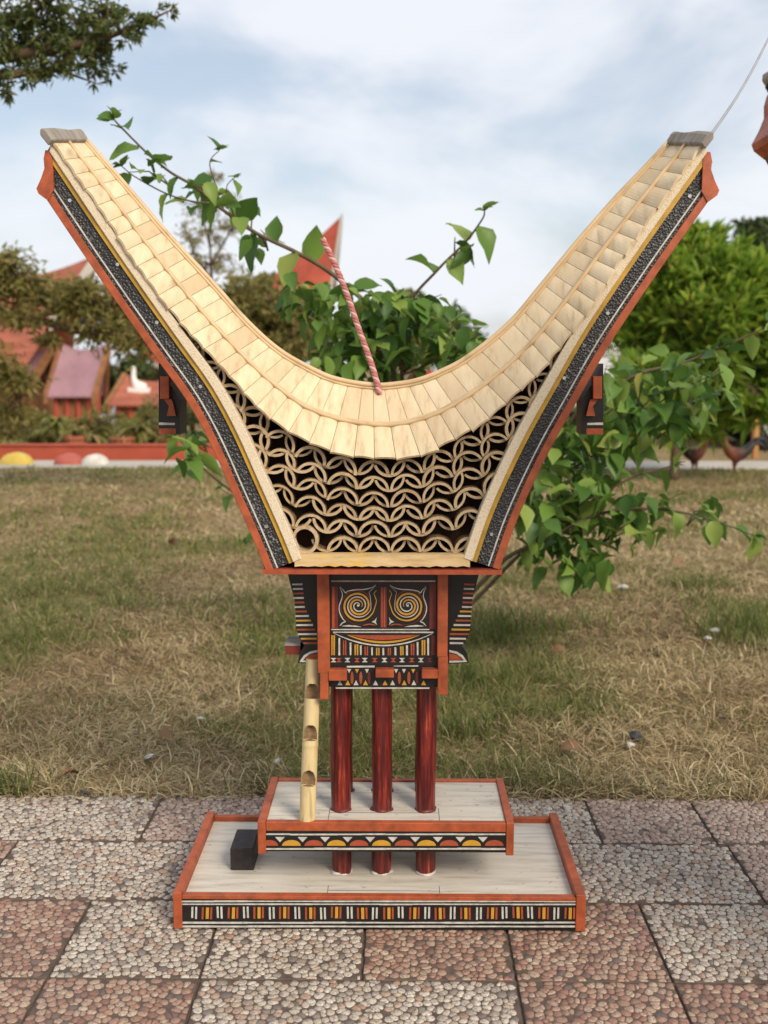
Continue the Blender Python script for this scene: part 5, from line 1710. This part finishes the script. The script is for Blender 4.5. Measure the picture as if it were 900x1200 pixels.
def barn(px0, px1, ytop, yeave, Y, label, roof_mat, gable_px):
    """small rice barn: corrugated roof leaning towards us, open gable on the right, posts and railing"""
    a, b = at(px0, yeave, Y), at(px1, yeave, Y)
    zt = at(px0, ytop, Y).z
    z0 = G((a.x + b.x) / 2, Y)
    w = b.x - a.x
    t = thing('rice_barn', label, 'barn', ((a.x + b.x) / 2, Y, z0), 'small barns of the village')
    dep = w * 0.55
    ro = None
    sk = w * 0.10
    for s in (-1, 1):
        mb = MB()
        n = 26
        A, B = [], []
        for i in range(n + 1):
            x = a.x + w * i / n
            rib = 0.035 * (i % 2)
            A.append(Vector((x + w * 0.24, Y + dep, zt + rib * 0.5 + 0.16 * (2 * i / n - 1) ** 2)))
            B.append(Vector((x, Y + dep + s * dep, a.z + rib * 0.5)))
        o = mb.strip(A, B, (0, 0, -0.05)).build('roof' if ro is None else 'roof_slope', roof_mat, t if ro is None else ro)
        ro = ro or o
        k = len(A) - 1
        for e in (0, k):
            d = Vector((0.10 if e else -0.10, 0, 0))
            P = [A[e], B[e]]
            MB().hexa([P[0] + Vector((0, 0, -.2)), P[1] + Vector((0, 0, -.2)), P[1] + d + Vector((0, 0, -.2)), P[0] + d + Vector((0, 0, -.2)), P[0] + Vector((0, 0, .05)), P[1] + Vector((0, 0, .05)), P[1] + d + Vector((0, 0, .05)), P[0] + d + Vector((0, 0, .05))]).build('bargeboard', 'hut_wood', ro)
    wb = MB().box(a.x + w * .16, b.x - w * .10, Y + dep * .4, Y + dep * 1.6, a.z - (a.z - z0) * 0.35, a.z + (zt - a.z) * 0.22).build('wall', 'hut_wood', t)
    for i in range(4):
        for s in (0.35, 1.65):
            x = a.x + w * (0.14 + 0.25 * i)
            MB().tube([(x, Y + dep * s, z0 - 0.1), (x, Y + dep * s, a.z + 0.15)], 0.075, 8).build('post', 'wall_red', t)
    MB().box(a.x + w * .05, b.x - w * .02, Y + dep * .2, Y + dep * 1.8, z0 + (a.z - z0) * 0.28, z0 + (a.z - z0) * 0.34).build('floor', 'hut_wood', t)
barn(55, 107, 410, 464, 27, 'mauve corrugated roof barn with orange bargeboard on red posts', 'mauve_roof', 0)
barn(128, 186, 448, 474, 23, 'low brick-red roofed barn below the white statue', 'brick_roof', 0)
barn(-42, 30, 414, 452, 27, 'second mauve barn partly behind the olive-brown tree', 'mauve_roof', 0)
# white tent-roofed stall and white statue beyond
YT = 24
a = at(133, 497, YT)
st_ = thing('white_kiosk', 'small white-roofed kiosk standing behind the olive plant', 'kiosk', (a.x, YT, G(a.x, YT)))
L_, R_, T_ = at(113, 496, YT), at(152, 496, YT), at(138, 475, YT)
dY = 0.6
mb = MB()
mb.v = [tuple(L_ + Vector((0, -dY, 0))), tuple(R_ + Vector((0, -dY, 0))), tuple(R_ + Vector((0, dY, 0))), tuple(L_ + Vector((0, dY, 0))), tuple(T_ + Vector((-.12, 0, 0))), tuple(T_ + Vector((.12, 0, 0)))]
mb.f = [(0, 1, 5, 4), (1, 2, 5), (2, 3, 4, 5), (3, 0, 4), (3, 2, 1, 0)]
mb.build('roof', 'white_plaster', st_)
MB().box(L_.x + .08, R_.x - .08, YT - dY * .8, YT + dY * .8, G(a.x, YT) - .1, L_.z - 0.003).build('wall', 'car_blue', st_)
c = at(162, 452, 23.5)
z0 = at(162, 462, 23.5).z
stt = thing('white_statue', 'white statue on the ridge of the low brick-red barn', 'statue', (c.x, 23.5, z0))
MB().box(c.x - .20, c.x + .30, 23.3, 23.7, z0 - .35, c.z - .04).build('pedestal', 'white_plaster', stt)
bm_me = bpy.data.meshes.new('figure')
k = 19.0 / F_PX
vs = [(10, -2), (2, -4), (-6, -9), (-7, -20), (-6, -30), (-9, -32), (12, 4), (-4, 3), (14, -1)]
bm_me.from_pydata([(c.x + x * k, 23.5, c.z - y * k - 0.05) for x, y in vs], [(0, 1), (1, 2), (2, 3), (3, 4), (4, 5), (0, 6), (1, 7), (0, 8)], [])
fig = link('figure', bm_me, stt)
sm = fig.modifiers.new('skin', 'SKIN')
for i, rr in enumerate((6, 6.5, 5.5, 4, 4, 3, 3.5, 4, 4)):
    bm_me.skin_vertices[0].data[i].radius = (rr * k, rr * k)
bm_me.skin_vertices[0].data[1].use_root = True
fig.modifiers.new('smooth', 'SUBSURF').levels = 1
bm_me.materials.append(MAT['white_plaster'])

# ================================================================== CARS, POST, ROOSTERS
def car(name, label, loc, rotz, paint):
    t = thing(name, label, 'car', loc, 'cars parked beyond the lawn')
    t.rotation_euler = (0, 0, rotz)
    def prt(mb, nm, mt, par=None, **kw):
        o = mb.build(nm, mt, None, **kw)
        o.parent = par or t
        return o
    prof = [(-2.05, 0.35), (-2.1, 0.75), (-1.95, 0.95), (-1.35, 1.0), (-0.75, 1.42), (0.75, 1.45), (1.45, 1.05), (2.0, 0.95), (2.1, 0.6), (2.05, 0.3)]
    mb = MB()
    for y, k in ((-0.80, 0.97), (-0.70, 1), (0.70, 1), (0.80, 0.97)):
        for x, z in prof:
            tuck = 0.12 if (z > 1.2 and abs(y) > 0.75) else 0
            mb.v.append((x * k, (y - math.copysign(tuck, y)), z))
    m = len(prof)
    for r_ in range(3):
        for i in range(m):
            j = (i + 1) % m
            mb.f.append((r_ * m + i, r_ * m + j, (r_ + 1) * m + j, (r_ + 1) * m + i))
    mb.f += [tuple(range(m)), tuple(range(4 * m - 1, 3 * m - 1, -1))]
    body_o = prt(mb, 'body', paint)
    for s in (-1, 1):
        for xs in (((-1.15, 1.03), (-0.68, 1.36), (-0.02, 1.38), (-0.02, 1.03)), ((0.05, 1.03), (0.05, 1.38), (0.70, 1.38), (1.15, 1.08))):
            y = s * 0.80
            prt(MB().slab([(x, y - s * (0.09 if z > 1.2 else 0.0), z) for x, z in xs], (0, s * 0.012, 0)), 'window', 'car_glass')
        for x in (-1.3, 1.3):
            w_ = prt(MB().tube([(x, s * 0.62, 0.31), (x, s * 0.84, 0.31)], 0.31, 20), 'wheel', 'tyre')
            prt(MB().tube([(x, s * 0.835, 0.31), (x, s * 0.852, 0.31)], 0.19, 14), 'rim', 'rim', w_)
        prt(MB().box(2.02, 2.11, s * 0.6 - 0.14, s * 0.6 + 0.14, 0.66, 0.80), 'headlight', 'lamp_glass')
        prt(MB().box(-2.12, -2.04, s * 0.6 - 0.12, s * 0.6 + 0.12, 0.70, 0.86), 'tail_light', 'comb_red')
    return t
p = at(672, 520, 13.0)
car('parked_car', 'white parked car glimpsed through the shrub leaves', (p.x, 13.0, G(p.x, 13.0)), R(8), 'car_white')
p = at(985, 520, 11.0)
car('parked_car', 'dark blue parked car beside the orange post', (p.x + 0.4, 11.0, G(p.x, 11.0)), R(-4), 'car_blue')
a, b = at(882, 548, 9.3), at(891, 486, 9.3)
op = MB().box(a.x, b.x, 9.3, 9.38, -0.05, b.z).build('wooden_post', 'orange_post', bevel=0.004)
tag(op, 'upright orange wooden post at the right beyond the path', 'post')

def rooster(px, py, h_px, flip, label):
    c = on_ground(px, py, 0.0)
    c.z = 0.007 if 8.25 < c.y < 8.95 else G(c.x, c.y)
    k = h_px * (c.y + CAM_D) / F_PX / 0.50
    t = thing('rooster', label, 'rooster', c, 'roosters by the path')
    V = [(-0.10, 0, 0.24), (0.0, 0, 0.225), (0.09, 0, 0.25), (0.135, 0, 0.33), (0.15, 0, 0.41), (0.17, 0, 0.445), (-0.16, 0, 0.31), (-0.23, 0.01, 0.40), (-0.31, 0.01, 0.40), (-0.36, 0.01, 0.31),
         (-0.20, -0.015, 0.36), (-0.29, -0.02, 0.33), (-0.33, -0.02, 0.24), (0.0, 0.045, 0.15), (0.01, 0.045, 0.07), (0.0, 0.045, 0.005), (0.045, 0.05, 0.004), (0.02, -0.045, 0.15), (0.03, -0.045, 0.07), (0.02, -0.045, 0.005), (0.065, -0.05, 0.004)]
    E_ = [(0, 1), (1, 2), (2, 3), (3, 4), (4, 5), (0, 6), (6, 7), (7, 8), (8, 9), (6, 10), (10, 11), (11, 12), (1, 13), (13, 14), (14, 15), (15, 16), (1, 17), (17, 18), (18, 19), (19, 20)]
    rad = [0.075, 0.095, 0.085, 0.05, 0.036, 0.034, 0.05, 0.038, 0.03, 0.012, 0.03, 0.024, 0.01, 0.04, 0.013, 0.011, 0.007, 0.04, 0.013, 0.011, 0.007]
    me = bpy.data.meshes.new('body')
    me.from_pydata(V, E_, [])
    o = link('body', me); o.parent = t
    o.modifiers.new('skin', 'SKIN')
    for i, r_ in enumerate(rad):
        me.skin_vertices[0].data[i].radius = (r_, r_ * 0.85)
    me.skin_vertices[0].data[1].use_root = True
    o.modifiers.new('smooth', 'SUBSURF').levels = 2
    me.materials.append(MAT['rooster_feather'])
    def prt(mb, nm, mt):
        q = mb.build(nm, mt); q.parent = t
    prt(MB().slab([(0.14, -0.006, 0.47), (0.15, -0.006, 0.505), (0.165, -0.006, 0.485), (0.178, -0.006, 0.51), (0.19, -0.006, 0.485), (0.205, -0.006, 0.495), (0.205, -0.006, 0.455)], (0, 0.012, 0)), 'comb', 'comb_red')
    prt(MB().slab([(0.19, -0.008, 0.43), (0.205, -0.008, 0.43), (0.20, -0.008, 0.385), (0.19, -0.008, 0.39)], (0, 0.016, 0)), 'wattle', 'comb_red')
    prt(MB().tube([(0.195, 0, 0.448), (0.225, 0, 0.443), (0.24, 0, 0.432)], [0.013, 0.008, 0.001], 6), 'beak', 'beak_horn')
    t.scale = (k * (-1 if flip else 1), k, k)
rooster(862, 554, 50, True, 'dark reddish rooster strutting beside the orange post')
rooster(812, 552, 46, False, 'black and rust rooster standing behind the slim tree trunk')

# ------------------------------------------------------------------ string tied to the right roof tip, running up to the right
a = at(833, 158, 0.10)
b = at(905, 36, 0.55)
d_ = (b - a)
st = MB().tube([a + d_ * (u / 10) + Vector((0, 0, -0.012 * math.sin(math.pi * u / 10))) for u in range(15)], 0.0026, 6).build('string', 'string_grey', smooth=True)
tag(st, 'thin grey string running up from the right tip of the roof', 'string')
